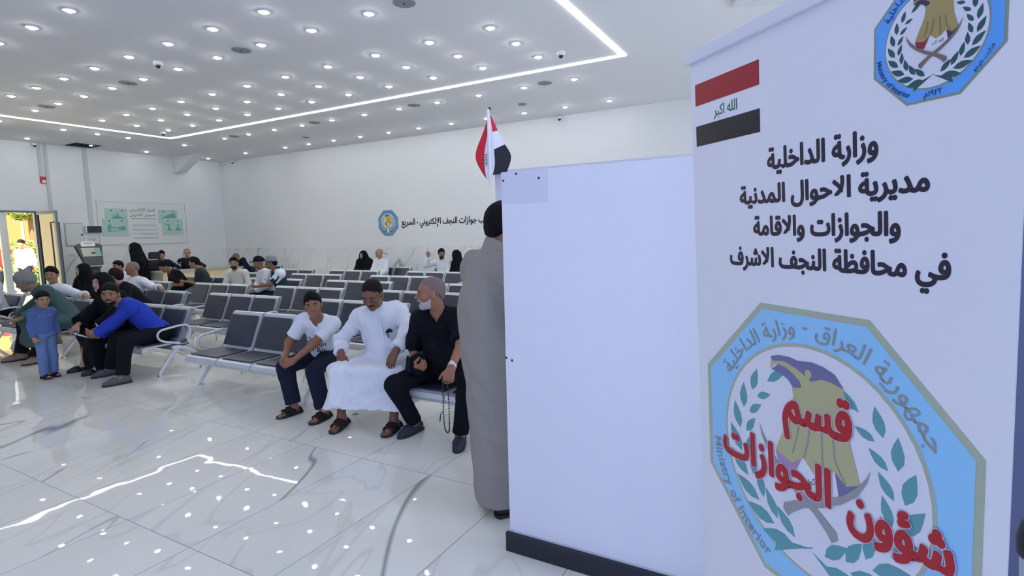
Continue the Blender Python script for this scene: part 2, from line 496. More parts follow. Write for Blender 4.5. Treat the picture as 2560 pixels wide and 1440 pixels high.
M_SPK = mat('grey_speaker_grille', rgb(150, 153, 162), 0.7)
SPK = None
for x, y, r, g in [(-9.93, 5.03, .13, 'in'), (-6.99, 5.03, .13, 'in'), (-4.1, 5.03, .13, 'in'), (-12.84, 5.03, .13, 'in'), (-12.95, 8.94, .13, 'b'), (-10.01, 8.93, .13, 'b'), (-7.11, 8.9, .13, 'b'), (-4.2, 8.91, .13, 'b'), (-11.66, 10.08, .09, 's'), (-5.27, 10.08, .09, 's')]:
    r0 = empty('ceiling_speaker', (x, y, ZC))
    MB().lathe((0, 0, 0), [(r, 0.0), (r, -0.008), (r * 0.93, -0.013), (r * 0.9, -0.009)], 24).build('rim', M_SPK, r0)
    MB().lathe((0, 0, 0), [(r * 0.9, -0.008), (0.012, -0.012)], 24).build('grille', M_SPK, r0)
    MB().sphere((0, 0, -0.012), 0.012, 8, 5).build('dot', M_BLACK, r0)
    lab = {'in': 'round flat grey speaker grille in a downlight row inside the glowing rectangle', 'b': 'round flat grey speaker grille just behind the glowing strip towards the back wall', 's': 'small grey disc in the ceiling close to the back wall'}[g]
    tag(r0, lab, 'speaker', {'in': 'speakers inside the LED rectangle', 'b': 'speakers behind the LED strip', 's': 'small discs near the back wall'}[g])

M_DOME = mat('camera_dome', rgb(30, 32, 36), 0.15)
def dome_cam(x, y, z, label, side=(0, 0, -1)):
    r = empty('security_camera', (x, y, z)); a = side
    MB().lathe((0, 0, 0), [(0.065, 0.0), (0.065, 0.03), (0.058, 0.045), (0.04, 0.05)], 16, axis=a).build('housing', M_WHITE, r)
    c = Vector(a) * 0.055
    MB().sphere((c.x, c.y, c.z), 0.036, 12, 8).build('lens_dome', M_DOME, r)
    tag(r, label, 'camera')
dome_cam(-8.45, 4.71, ZC, 'white dome camera on the ceiling among the downlights, left of the middle speaker')
dome_cam(-13.75, 7.64, ZC, 'small white dome camera on the ceiling near the far corner of the glowing strip')
dome_cam(-3.3, 7.56, ZC, 'white dome camera on the ceiling near the right corner of the glowing strip')
dome_cam(-16.86, YB - 0.09, ZC - 0.03, 'small dark-eyed camera high on the back wall near the room corner')
dome_cam(-5.08, YB - 0.09, ZC - 0.03, 'small dark-eyed camera high on the back wall above the flag and partition')
dome_cam(XL + 0.09, 6.55, ZC - 0.03, 'small dark-eyed camera high on the entrance wall above the red alarm')

g = empty('ceiling_vent', (-17.2, 7.46, ZC))
MB().box(-0.3, 0.3, -0.3, 0.3, -0.012, 0).build('frame', M_DGREY, g)
for k in range(8): MB().obox((0, -0.25 + k * 0.07, -0.02), (0.27, 0, 0), (0, 0.026, 0.012), (0, -0.001, 0.002)).build('slat', M_DGREY, g)
tag(g, 'dark grey square vent grille in the ceiling by the entrance wall', 'vent')
r = empty('ceiling_cassette', (-0.30, 6.80, ZC))
MB().box(-0.48, 0.48, -0.48, 0.48, -0.05, -0.001).build('panel', M_WHITE, r, bevel=0.01)
MB().box(-0.3, 0.3, -0.3, 0.3, -0.056, -0.05).build('grille', M_RING, r, bevel=0.003)
r.rotation_euler = (0, 0, 0.35)
tag(r, 'pale flat square panel on the ceiling above the top rail of the banner', 'ceiling panel')

hb = MB().prism([(XL, 10.03, 3.72), (XL + 0.22, 10.03, 3.72), (XL + 1.25, 10.03, ZC), (XL, 10.03, ZC)], (0, 0.29, 0))
struct(hb.build('beam_haunch', M_WALL), 'white sloping beam bracket at the wall and ceiling')

# ------------------------------------------------------------------ left wall fittings
for y, z0, z1, w, lab in [(6.65, 3.34, ZC, .035, 'narrow grey cable trunking running from the ceiling down to the red alarm'),
                          (6.78, DZ + 0.05, ZC, .035, 'narrow grey cable trunking running from the ceiling to the open door'),
                          (7.67, 2.06, ZC, .055, 'wide grey cable trunking running from the ceiling to the wall display')]:
    tag(MB().box(XL, XL + 0.03, y - w, y + w, z0, z1).build('cable_trunking', M_TRUNK, bevel=0.004), lab, 'trunking')
r = empty('fire_alarm', (XL, 6.675, 3.26))
MB().box(0, 0.05, -0.06, 0.06, -0.09, 0.08).build('housing', mat('alarm_red', rgb(190, 40, 60), 0.4), r, bevel=0.006)
MB().box(0.05, 0.062, -0.035, 0.05, -0.075, -0.01).build('strobe', M_WHITE, r, bevel=0.004)
tag(r, 'small red and white fire alarm on the wall above the entrance door', 'alarm')
r = empty('electrical_panel', (XL, 7.235, 1.83))
MB().box(0, 0.04, -0.21, 0.21, -0.31, 0.31).build('frame', mat('panel_grey', rgb(186, 192, 190), 0.5), r, bevel=0.004)
MB().box(0.04, 0.05, -0.19, 0.19, -0.285, 0.285).build('door', mat('panel_white', rgb(222, 226, 220), 0.5), r, bevel=0.003)
MB().box(0.05, 0.065, 0.14, 0.19, -0.03, 0.0).build('lock', M_BLACK, r)
tag(r, 'white electrical panel with a small black lock beside the entrance door', 'panel')
r = empty('wall_display', (XL, 7.67, 1.96))
MB().box(0, 0.11, -0.19, 0.19, -0.095, 0.1).build('housing', M_WHITE, r, bevel=0.01)
MB().box(0.11, 0.122, -0.16, 0.19, -0.09, 0.095).build('screen', mat('off_screen', rgb(38, 46, 60), 0.2), r)
tag(r, 'white box with a dark queue display screen below the wide trunking', 'display')
M_PAPER = mat('paper', rgb(232, 233, 228), 0.8)
M_INK = mat('grey_ink', rgb(110, 112, 112), 0.8)
r = empty('paper_notice', (XL, 7.66, 1.68))
MB().box(0, 0.004, -0.13, 0.13, -0.08, 0.08).build('sheet', M_PAPER, r)
ml = MB()
for k in range(3): ml.box(0.004, 0.005, -0.09, 0.09, 0.035 - k * 0.03, 0.042 - k * 0.03)
ml.build('printed_lines', M_INK, r)
tag(r, 'white paper notice taped under the dark wall display', 'notice')
r = empty('paper_notice', (XL, 7.12, 1.25))
MB().box(0, 0.016, -0.09, 0.12, -0.07, 0.07).build('sheet', M_PAPER, r)
ml = MB()
for k in range(3): ml.box(0.016, 0.017, -0.07, 0.09, 0.03 - k * 0.03, 0.036 - k * 0.03)
ml.build('printed_lines', M_INK, r)
tag(r, 'small white sign low on the wall between door and kiosk', 'notice')
tag(MB().tube([(XL + 0.9, 8.05, 0.0), (XL + 0.9, 8.05, 1.62)], 0.018, 10).build('white_pole', M_WHITE), 'thin white upright pole standing behind the kiosk', 'pole')

# information board with passport artwork panels
r = empty('information_board', (XL + 0.002, 9.06, 2.14))
MB().box(0, 0.02, -1.235, 1.235, -0.62, 0.62).build('board', mat('board_white', rgb(232, 235, 230), 0.55), r)
mf = MB()
for a in (-0.62, 0.61): mf.box(0.02, 0.028, -1.235, 1.235, a, a + 0.01)
for a in (-1.235, 1.225): mf.box(0.02, 0.028, a, a + 0.01, -0.62, 0.62)
mf.build('edge_trim', M_TRUNK, r)
M_CARD = mat('pale_mint_print', rgb(182, 212, 202), 0.6)
M_TEAL = mat('teal_print', rgb(112, 172, 166), 0.6)
M_TEALD = mat('dark_teal_print', rgb(52, 112, 108), 0.6)
def card(y0, y1, z0, z1, shapes, lift):
    c = MB().box(0.02, 0.03 + lift, y0, y1, z0, z1).build('artwork_panel', M_CARD, r)
    q = MB()
    for s in shapes: q.prism([(0.0305 + lift, y0 + (y1 - y0) * a, z0 + (z1 - z0) * b) for a, b in s], (0.002, 0, 0))
    q.build('landmark_print', M_TEAL, c)
    d = MB()
    for a in (0.27, 0.77): d.lathe((0.031 + lift, y0 + (y1 - y0) * a, z1 - 0.055), [(0.022, 0), (0.018, 0.003)], 10, axis=(1, 0, 0))
    d.build('round_mark', M_TEALD, c)
    return c
mosque = [[(.25, .3), (.3, .42), (.36, .44), (.36, .62), (.38, .72), (.40, .62), (.40, .48), (.5, .5), (.5, .66), (.52, .76), (.54, .66), (.56, .55), (.64, .54), (.7, .42), (.9, .3)]]
palace = [[(.18, .24), (.3, .24), (.3, .5), (.38, .56), (.3, .64), (.27, .8), (.24, .66), (.18, .58)], [(.3, .44), (.62, .44), (.62, .5), (.3, .52)], [(.6, .36), (.7, .34), (.92, .36), (.9, .52), (.8, .6), (.72, .54), (.62, .5)], [(.3, .24), (.9, .28), (.9, .31), (.3, .3)]]
arena = [[(.12, .36), (.3, .5), (.55, .66), (.86, .76), (.9, .38)]]
statue = [[(.2, .28), (.42, .28), (.4, .4), (.34, .42), (.35, .56), (.42, .62), (.12, .74), (.1, .68), (.27, .58), (.26, .42)], [(.6, .28), (.9, .28), (.88, .38), (.78, .42), (.77, .62), (.74, .7), (.71, .62), (.7, .42), (.62, .38)]]
card(-1.04, -0.46, 0.0, 0.42, mosque, 0.0)
card(-1.13, -0.48, -0.36, 0.12, palace, 0.006)
card(0.41, 0.98, 0.0, 0.42, arena, 0.0)
card(0.5, 1.12, -0.36, 0.13, statue, 0.006)
M_TXT = mat('charcoal_lettering', rgb(60, 62, 66), 0.6)
tt = MB(); fn = lambda x, z: (0.0215, x, z)
put_text(tt, arabic('الجواز الإلكتروني'), fn, -0.39, 0.32, 0.36, 0.13)
put_text(tt, arabic('باسبورتى ئالكترونى'), fn, -0.39, 0.33, 0.215, 0.13)
tt.build('heading', M_TXT, r)
ll = MB(); rs = random.Random(3)
for z, a, b in ((0.125, -0.37, 0.34), (-0.055, -0.36, 0.36), (-0.085, -0.33, 0.33), (-0.185, -0.36, 0.36), (-0.215, -0.33, 0.33), (-0.31, -0.35, 0.37), (-0.345, -0.1, 0.34), (-0.435, -0.34, 0.38), (-0.465, -0.3, 0.35)):
    x = a
    while x < b:
        w = rs.uniform(0.03, 0.08); ll.box(0.02, 0.0215, x, min(b, x + w), z, z + (0.02 if z > 0.1 else 0.011)); x += w + 0.012
ll.build('small_print', mat('pale_ink', rgb(150, 152, 150), 0.7), r)
tag(r, 'wide white information board with four mint passport pictures on the wall', 'board')

# ------------------------------------------------------------------ glazed entrance in the left wall
M_ALU = mat('grey_door_frame', rgb(104, 116, 124), 0.4, 0.3)
M_WALU = mat('white_door_frame', rgb(235, 236, 232), 0.4)
M_GLASS = bpy.data.materials.new('clear_glass'); M_GLASS.use_nodes = True
_nt = M_GLASS.node_tree; _nt.nodes.remove(_nt.nodes['Principled BSDF'])
_tr = _nt.nodes.new('ShaderNodeBsdfTransparent'); _tr.inputs[0].default_value = (0.93, 0.96, 0.94, 1)
_gl = _nt.nodes.new('ShaderNodeBsdfGlossy'); _gl.inputs['Roughness'].default_value = 0.03
_mx = _nt.nodes.new('ShaderNodeMixShader'); _fr = _nt.nodes.new('ShaderNodeFresnel'); _fr.inputs[0].default_value = 1.45
_nt.links.new(_fr.outputs[0], _mx.inputs[0]); _nt.links.new(_tr.outputs[0], _mx.inputs[1]); _nt.links.new(_gl.outputs[0], _mx.inputs[2])
_nt.links.new(_mx.outputs[0], _nt.nodes['Material Output'].inputs[0])
df = MB().box(XL - 0.12, XL - 0.02, DY0, DY1, DZ - 0.05, DZ).box(XL - 0.12, XL - 0.02, DY1 - 0.05, DY1, 0, DZ - 0.05).box(XL - 0.12, XL - 0.02, DY0, DY0 + 0.05, 0, DZ - 0.05)
dr = struct(df.build('door_1', M_ALU), 'grey frame of the glazed entrance')
MB().box(XL - 0.16, XL - 0.04, 5.72, 5.86, 0, DZ - 0.05).build('mullion', M_WALU, dr)
MB().box(XL - 0.1, XL - 0.06, DY0 + 0.05, 5.72, 0.02, 0.12).build('bottom_rail', M_WALU, dr)
MB().box(XL - 0.085, XL - 0.075, DY0 + 0.05, 5.72, 0.12, DZ - 0.05).build('side_glass', M_GLASS, dr)
# open leaf swung into the hall, square to the wall
lf = struct(MB().box(XL - 0.05, XL + 0.03, DY1 - 0.02, DY1 + 0.03, 0.02, DZ - 0.03).box(XL + 0.93, XL + 1.05, DY1 - 0.02, DY1 + 0.03, 0.02, DZ - 0.03).box(XL + 0.03, XL + 0.93, DY1 - 0.02, DY1 + 0.03, DZ - 0.10, DZ - 0.03).box(XL + 0.03, XL + 0.93, DY1 - 0.02, DY1 + 0.03, 0.02, 0.22).build('door_2', M_ALU), 'open glass door leaf with grey frame')
MB().box(XL + 0.03, XL + 0.93, DY1, DY1 + 0.01, 0.22, DZ - 0.10).build('door_glass', M_GLASS, lf)
for sgn in (-1, 1):
    yy = DY1 + 0.005 + sgn * 0.085
    MB().tube([(XL + 0.93, DY1 + sgn * 0.02, 2.13), (XL + 0.93, yy, 2.13), (XL + 0.93, yy, 0.42), (XL + 0.93, DY1 + sgn * 0.02, 0.42)], 0.018, 8).build('pull_handle', M_DGREY, lf)

# ------------------------------------------------------------------ outdoors beyond the entrance
M_GRD = mat('sunlit_paving', rgb(214, 200, 170), 0.9)
struct(MB().box(-60, XL - 0.2, -20, 40, -0.12, -0.02).build('ground_outside', M_GRD))
bl = empty('building', (-40, 14, 0))
MB().box(-3, 0, -9, 7, -0.02, 5.2).build('wall', mat('yellow_render', rgb(222, 186, 92), 0.9, vary=0.15, bscale=2), bl)
MB().box(-3.2, 0.4, -9.3, 7.3, 5.2, 5.6).build('roof_edge', M_DGREY, bl)
for yy in (-4.7, -0.9, 2.9):
    MB().box(0.0, 0.05, yy, yy + 1.5, 1.3, 3.3).build('window', mat('brown_shutter', rgb(150, 100, 60), 0.6), bl)
    MB().box(0.05, 0.09, yy + 0.7, yy + 0.8, 1.3, 3.3).build('window_bar', M_WALU, bl)
tag(bl, 'sunlit yellow building with brown windows seen through the open entrance', 'building')

bl = empty('building', (-34, -9, 0))  # added out of view as a bright reflection for the open door's glass
MB().box(-3, 0, -9, 10, -0.02, 5.0).build('wall', mat('white_render', rgb(236, 226, 200), 0.9, vary=0.08, bscale=2), bl)
MB().box(-3.2, 0.3, -9.2, 10.2, 5.0, 5.3).build('roof_edge', M_WALU, bl)
for yy in (-5.5, -1.0, 3.5, 7.2): MB().box(0.0, 0.05, yy, yy + 1.3, 1.2, 2.8).build('window', M_DGREY, bl)
tag(bl, 'unseen pale building added to brighten the glass of the open door', 'building')

def foliage(c, r, n, seed, size=0.12):
    q = MB(); rs = random.Random(seed)
    for _ in range(n):
        while True:
            p = Vector((rs.uniform(-1, 1), rs.uniform(-1, 1), rs.uniform(-1, 1)))
            if 0.35 < p.length < 1: break
        p = Vector(c) + Vector((p.x * r[0], p.y * r[1], p.z * r[2]))
        a = Vector((rs.gauss(0, 1), rs.gauss(0, 1), rs.gauss(0, 1))).normalized(); b = a.cross(Vector((rs.gauss(0, 1), rs.gauss(0, 1), rs.gauss(0, 1)))).normalized()
        s = size * rs.uniform(0.6, 1.3); w = b * s * 0.35
        q.add([p - a * s, p + w, p + a * s, p - w, ], [(0, 1, 2, 3)])
    return q
M_LEAF = mat('sunlit_leaves', rgb(112, 132, 48), 0.6, vary=0.4, bscale=3)
M_BARK = mat('bark', rgb(96, 74, 52), 0.9)
for (x, y, h, rr, n, lab) in [(-33, 11.75, 3.5, (1.0, 1.0, 0.8), 900, 'yellow green leafy tree outside right of the doorway view'), (-35.5, 8.0, 4.6, (1.6, 1.2, 1.4), 900, 'leafy tree outside behind the white door post')]:
    t = empty('tree', (x, y, -0.02))
    MB().tube(smooth_path([(0, 0, 0), (0.1, 0.05, h * 0.5), (0.0, 0.1, h)], 4), [0.16] * 8 + [0.08], 10).build('trunk', M_BARK, t)
    foliage((0, 0, h), rr, n, int(x * -3), 0.2).build('crown', M_LEAF, t)
    tag(t, lab, 'tree')
for (x, y, lab) in [(-28.6, 9.95, 'low leafy shrub outside below the building windows'), (-30.4, 7.7, 'low leafy shrub outside beside the white door post'), (-24.2, 8.62, 'small low shrub outside close to the door sill')]:
    t = empty('shrub', (x, y, -0.02)); k = 0.45 if x > -25 else 1
    MB().tube([(0, 0, 0), (0.03, 0, 0.8 * k)], 0.04, 8).build('stem', M_BARK, t)
    foliage((0, 0, 0.9 * k), (1.0 * k, 1.1 * k, 0.9 * k), 700, int(x * -7), 0.12).build('leaves', mat('shrub_leaves', rgb(88, 118, 52), 0.6, vary=0.4, bscale=3), t)
    tag(t, lab, 'shrub')
# ------------------------------------------------------------------ waiting benches (three seats each)
M_PAD = mat('charcoal_leatherette', rgb(50, 55, 70), 0.42, spec=0.5, bump=0.06, bscale=90)
M_PADEDGE = M_PAD
M_FRAME = mat('silver_painted_steel', rgb(205, 210, 216), 0.35, 0.25)
M_FRAMESIDE = mat('grey_steel', rgb(128, 136, 144), 0.4, 0.3)
def strip_sheet(prof, x0, x1, t):
    """sheet following a y,z profile, between x0 and x1, thickness t"""
    P = [Vector((0, a, b)) for a, b in prof]; q = MB(); n = len(P); nor = []
    for i in range(n):
        d = (P[min(i + 1, n - 1)] - P[max(i - 1, 0)]).normalized(); nor.append(Vector((0, -d.z, d.y)))
    vs = []
    for i in range(n):
        for x in (x0, x1):
            for s in (0, 1):
                p = P[i] + nor[i] * (t * s); vs.append((x, p.y, p.z))
    fs = []
    for i in range(n - 1):
        a = 4 * i; b = a + 4
        fs += [(a, b, b + 2, a + 2), (a + 1, a + 3, b + 3, b + 1), (a, a + 1, b + 1, b), (a + 2, b + 2, b + 3, a + 3)]
    fs += [(0, 2, 3, 1), (4 * n - 4, 4 * n - 3, 4 * n - 1, 4 * n - 2)]
    return q.add(vs, fs)
SEATP = [(-0.115, 0.300), (-0.14, 0.312), (-0.15, 0.328), (-0.145, 0.343), (-0.12, 0.350), (0.0, 0.352), (0.15, 0.352), (0.255, 0.356)]
BACKP = [(0.262, 0.366), (0.285, 0.41), (0.34, 0.545), (0.40, 0.68), (0.428, 0.745), (0.445, 0.766), (0.468, 0.772), (0.488, 0.755)]
W = 1.65; PW = W / 3
def make_bench():
    r = empty('waiting_bench', (0, 0, 0))
    for k in range(3):
        x0 = -W / 2 + k * PW + 0.012; x1 = x0 + PW - 0.024
        s = strip_sheet(SEATP, x0, x1, 0.02).build('seat', M_FRAME, r)
        strip_sheet([(-0.118, 0.3705), (-0.05, 0.374), (0.13, 0.374), (0.235, 0.377)], x0 + 0.028, x1 - 0.028, 0.014).build('seat_pad', M_PAD, s, bevel=0.006)
        b = strip_sheet(BACKP, x0, x1, -0.022)
        bo = b.build('backrest', M_FRAME, r)
        strip_sheet([(0.268, 0.412), (0.33, 0.557), (0.388, 0.69), (0.409, 0.737)], x0 + 0.036, x1 - 0.036, 0.016).build('back_pad', M_PAD, bo, bevel=0.007)
        for xx in (x0 - 0.010, x1):
            strip_sheet(BACKP[:6], xx, xx + 0.010, -0.045).build('side_rib', M_FRAMESIDE, bo)
    MB().box(-W / 2 + 0.02, W / 2 - 0.02, 0.17, 0.24, 0.285, 0.34).build('beam', M_FRAMESIDE, r)
    for s in (-1, 1):
        x = s * (W / 2 + 0.012)
        lg = MB()
        pf = smooth_path([(x, 0.26, 0.32), (x, 0.19, 0.27), (x, 0.09, 0.15), (x, 0.015, 0.055), (x, 0.0, 0.012)], 4)
        pr = smooth_path([(x, 0.16, 0.31), (x, 0.28, 0.30), (x, 0.40, 0.23), (x, 0.49, 0.12), (x, 0.512, 0.012)], 4)
        lg.tube(pf, [0.03 - 0.014 * i / (len(pf) - 1) for i in range(len(pf))], 10, flat=0.75)
        lg.tube(pr, [0.03 - 0.014 * i / (len(pr) - 1) for i in range(len(pr))], 10, flat=0.75)
        lo = lg.build('leg', M_FRAME, r)
        for yy in (0.0, 0.512):
            MB().lathe((x, yy, 0), [(0.034, 0.0), (0.034, 0.006), (0.014, 0.012), (0.012, 0.03)], 14).build('foot_pad', M_CHROME, lo)
        am = MB().tube(smooth_path([(x, 0.30, 0.572), (x, 0.365, 0.555), (x, 0.392, 0.49), (x, 0.36, 0.39), (x, 0.31, 0.345), (x, 0.18, 0.375), (x, 0.07, 0.41), (x, 0.02, 0.445), (x, 0.01, 0.50), (x, 0.05, 0.542), (x, 0.17, 0.56)], 5, True), 0.0135, 8, closed=True)
        am.build('armrest', M_FRAME, r)
        MB().prism([(x - 0.012, 0.20, 0.30), (x - 0.012, 0.36, 0.33), (x - 0.012, 0.33, 0.40), (x - 0.012, 0.27, 0.37)], (0.024, 0, 0)).build('end_bracket', M_DGREY, r)
    return r
ROWY = {1: 3.46, 2: 4.66, 3: 5.82, 4: 6.99, 5: 8.16, 6: 9.34, 7: 10.66}
ORD = {1: 'front', 2: 'second', 3: 'third', 4: 'fourth', 5: 'fifth', 6: 'sixth', 7: 'seventh'}
BENCHES = [
 (1, -13.12, 'front row bench at the picture edge, holding the man in pale grey'),
 (1, -10.80, 'front row bench under the seated man in the dark green robe'),
 (1, -8.38, 'front row bench under the man in the blue shirt, two empty backs showing'),
 (1, -5.90, 'front row bench with two empty seats beside the boy in white t-shirt'),
 (1, -3.55, 'front row bench under the white-robed man and the man in black'),
 (2, -12.99, 'second row bench under the veiled woman seated below the kiosk'),
 (2, -10.56, 'second row bench whose back the balding white-shirted man rests a hand on'),
 (2, -8.28, 'empty second row bench straight behind the two empty front seats'),
 (2, -5.93, 'empty second row bench right behind the white-robed man and the boy'),
 (2, -3.50, 'empty second row bench mostly behind the man in black'),
 (3, -13.08, 'third row bench farthest left, under a mostly hidden man'),
 (3, -10.60, 'empty third row bench in front of the bearded man in the cream robe'),
 (3, -8.22, 'empty third row bench just right of the two youths in caps'),
 (3, -5.90, 'empty third row bench behind the white-robed man and man in black'),
 (4, -12.90, 'fourth row bench under the two young men in dark t-shirts'),
 (4, -10.58, 'fourth row bench under the bearded man and the two youths in caps'),
 (4, -8.24, 'empty fourth row bench right of the youths in caps, partly behind the boy'),
 (4, -5.90, 'empty fourth row bench showing beside the grey-haired head'),
 (5, -13.00, 'empty fifth row bench behind the bearded man in the cream robe'),
 (5, -10.70, 'empty fifth row bench beyond the youth in the green jersey'),
 (5, -8.22, 'empty fifth row bench below the bald man in white at the back'),
 (6, -12.95, 'empty sixth row bench with only bare marble wall behind it'),
 (6, -10.72, 'sixth row bench in front of the bald man and veiled woman at the back'),
 (6, -8.22, 'sixth row bench directly in front of the man raising his hand at the back'),
 (7, -15.88, 'bench against the back wall near the room corner beside the desk'),
 (7, -10.82, 'bench against the back wall under the bald man in white and a veiled woman'),
 (7, -8.42, 'bench against the back wall under the man raising his hand'),
]
BN0 = None
for rw, xl, lab in BENCHES:
    if BN0 is None: o = BN0 = make_bench()
    else: o = copy_tree(BN0)
    o.location = (xl + W / 2, ROWY[rw], 0)
    tag(o, lab, 'bench', 'silver waiting benches')

# ------------------------------------------------------------------ booth partition, flag post, banner
M_LAM = mat('white_laminate', rgb(226, 228, 236), 0.42, bump=0.01, bscale=200)
M_BASE = mat('black_plinth', rgb(26, 30, 42), 0.35)
r = empty('booth_partition', (0, 0, 0))
MB().box(-1.305, 0.42, 2.262, 2.30, 0.0, 1.885).build('panel', M_LAM, r, bevel=0.003)
MB().box(-1.315, 0.42, 2.235, 2.262, 0.0, 0.10).build('plinth', M_BASE, r, bevel=0.003)
MB().box(-1.317, 0.42, 2.252, 2.262, 0.10, 0.106).build('plinth_trim', M_TRUNK, r)
MB().box(-1.304, -1.06, 2.261, 2.264, 1.735, 1.884).build('top_strip', mat('laminate_strip', rgb(214, 216, 228), 0.36), r)
sc = [(-1.292, 1.845), (-1.222, 1.872), (-1.105, 1.845), (-1.30, 0.99), (-1.268, 0.98)]
for x, z in sc:
    MB().lathe((x, 2.262, z), [(0.006, 0), (0.005, 0.003)], 10, axis=(0, -1, 0)).build('screw', M_BLACK, r)
tag(r, 'tall white booth partition panel with black plinth beside the roll-up banner', 'partition')
r = empty('booth_panel', (0, 0, 0))
MB().box(-1.812, 0.5, 3.06, 3.10, 0.0, 2.0).build('panel', M_LAM, r, bevel=0.003)
MB().box(-1.812, 0.5, 3.035, 3.06, 0.0, 0.10).build('plinth', M_BASE, r)
tag(r, 'white booth panel with the flag pole, behind the standing man', 'partition')

# banner frame of reference
BH = Vector((0.732, -0.681, -0.005)).normalized()
BV = Vector((-0.032, -0.041, 0.999)); BV = (BV - BH * BV.dot(BH)).normalized()
BNN = BH.cross(BV)
BP = Vector((-0.3145, 1.7763, 1.3093))
def bpt(u, v, d=0.0): return BP + BH * u + BV * v + BNN * d
r = empty('rollup_banner', tuple(bpt(0.425, -1.30)))
r_inv = lambda p: p - r.location
def bbox(mb, u0, u1, v0, v1, d0, d1):
    vs = [r_inv(bpt(u, v, d)) for u in (u0, u1) for v in (v0, v1) for d in (d0, d1)]
    return mb.add(vs, [(0, 1, 3, 2), (4, 6, 7, 5), (0, 4, 5, 1), (2, 3, 7, 6), (0, 2, 6, 4), (1, 5, 7, 3)])
M_VINYL = mat('white_vinyl', rgb(232, 234, 240), 0.38, bump=0.015, bscale=8)
# cloth with a slight curl at its left edge
cv = MB(); nu, nv = 24, 40
def curl(u, v): return -0.0
vs = []
for s in (0.0, -0.002):
    for j in range(nv + 1):
        for i in range(nu + 1):
            u = 0.85 * i / nu; v = -1.24 + (0.785 + 1.24) * j / nv
            vs.append(r_inv(bpt(u, v, curl(u, v) + s)))
nn = (nu + 1) * (nv + 1); fs = []
for j in range(nv):
    for i in range(nu):
        a = j * (nu + 1) + i
        fs.append((a, a + 1, a + nu + 2, a + nu + 1)); fs.append((nn + a, nn + a + nu + 1, nn + a + nu + 2, nn + a + 1))
cv.add(vs, fs, True)
sheet = cv.build('banner_sheet', M_VINYL, r)
bbox(MB(), -0.012, 0.862, 0.778, 0.815, -0.018, 0.014).build('top_rail', mat('white_aluminium', rgb(226, 228, 236), 0.35), r, bevel=0.004)
bbox(MB(), -0.03, 0.88, -1.31, -1.235, -0.10, 0.10).build('base_case', M_STEEL, r, bevel=0.02)
MB().tube([r_inv(bpt(0.425, -1.25, -0.05)), r_inv(bpt(0.425, 0.78, -0.03))], 0.012, 8).build('rear_pole', M_STEEL, r)

def flatmat(name, c, rough=0.4): return mat(name, c, rough)
P_RED = flatmat('print_red', rgb(158, 24, 44)); P_BLK = flatmat('print_black', rgb(36, 34, 44), 0.22); P_GRN = flatmat('print_green', rgb(20, 110, 66))
P_INK = flatmat('print_ink', rgb(42, 38, 58), 0.3)
def printed(name, material, parent, polys=(), lift=0.0006, fnmap=None):
    q = MB()
    for pl in polys: q.add([fnmap(a, b, lift) for a, b in pl], [tuple(range(len(pl)))])
    return q.build(name, material, parent)
fb = lambda u, v, d=0.0006: r_inv(bpt(u, v, d))
flag = printed('flag_stripe', P_RED, sheet, [[(0.020, 0.654), (0.277, 0.654), (0.277, 0.716), (0.020, 0.716)]], fnmap=fb)
printed('flag_stripe', P_BLK, sheet, [[(0.020, 0.536), (0.278, 0.536), (0.278, 0.595), (0.020, 0.595)]], fnmap=fb)
q = MB(); put_text(q, arabic('الله اكبر'), lambda x, y: fb(x, y), 0.100, 0.196, 0.611, 0.040, 0.012); q.build('flag_script', P_GRN, sheet)
for s, x0, x1, b, hh in (('وزارة الداخلية', 0.300, 0.600, 0.437, 0.070), ('مديرية الاحوال المدنية', 0.199, 0.703, 0.354, 0.063),
                         ('والجوازات والاقامة', 0.248, 0.649, 0.270, 0.066), ('في محافظة النجف الاشرف', 0.155, 0.744, 0.188, 0.068)):
    q = MB(); put_bold(q, arabic(s), lambda x, y, d: fb(x, y, .0006 + d), x0, x1, b, hh, 0.0024); q.build('lettering', P_INK, sheet)

# ---- ministry emblem in unit coordinates (-1..1), used on the banner twice and on the wall
OCT = [(-0.41, 1), (0.41, 1), (1, 0.42), (1, -0.42), (0.41, -1), (-0.41, -1), (-1, -0.42), (-1, 0.42)]
def nrm(l): return [((a - 0.427) / 0.384, (b + 0.295) / 0.384) for a, b in l]
CAP = nrm([(0.306, -0.051), (0.333, -0.042), (0.371, -0.04), (0.395, -0.044), (0.436, -0.038), (0.469, -0.042), (0.501, -0.053), (0.525, -0.082), (0.49, -0.074), (0.464, -0.074), (0.436, -0.087), (0.413, -0.075), (0.389, -0.064), (0.352, -0.054), (0.313, -0.061)])
BEAK = nrm([(0.306, -0.051), (0.313, -0.061), (0.352, -0.054), (0.389, -0.064), (0.413, -0.075), (0.436, -0.087), (0.406, -0.11), (0.389, -0.094), (0.364, -0.077), (0.339, -0.066), (0.316, -0.071), (0.305, -0.086)])
LBEAK = nrm([(0.309, -0.085), (0.332, -0.067), (0.358, -0.07), (0.383, -0.083), (0.401, -0.096), (0.406, -0.11), (0.380, -0.117), (0.364, -0.1), (0.339, -0.089)])
BODY = nrm([(0.406, -0.11), (0.436, -0.085), (0.464, -0.072), (0.49, -0.072), (0.521, -0.08), (0.534, -0.114), (0.537, -0.156), (0.541, -0.206), (0.552, -0.243), (0.567, -0.293), (0.532, -0.314), (0.501, -0.29), (0.469, -0.315), (0.441, -0.322), (0.411, -0.293), (0.375, -0.320), (0.319, -0.306), (0.343, -0.249), (0.372, -0.184), (0.380, -0.141), (0.376, -0.117)])
REDP = nrm([(0.319, -0.307), (0.365, -0.315), (0.405, -0.296), (0.374, -0.363), (0.330, -0.343)])
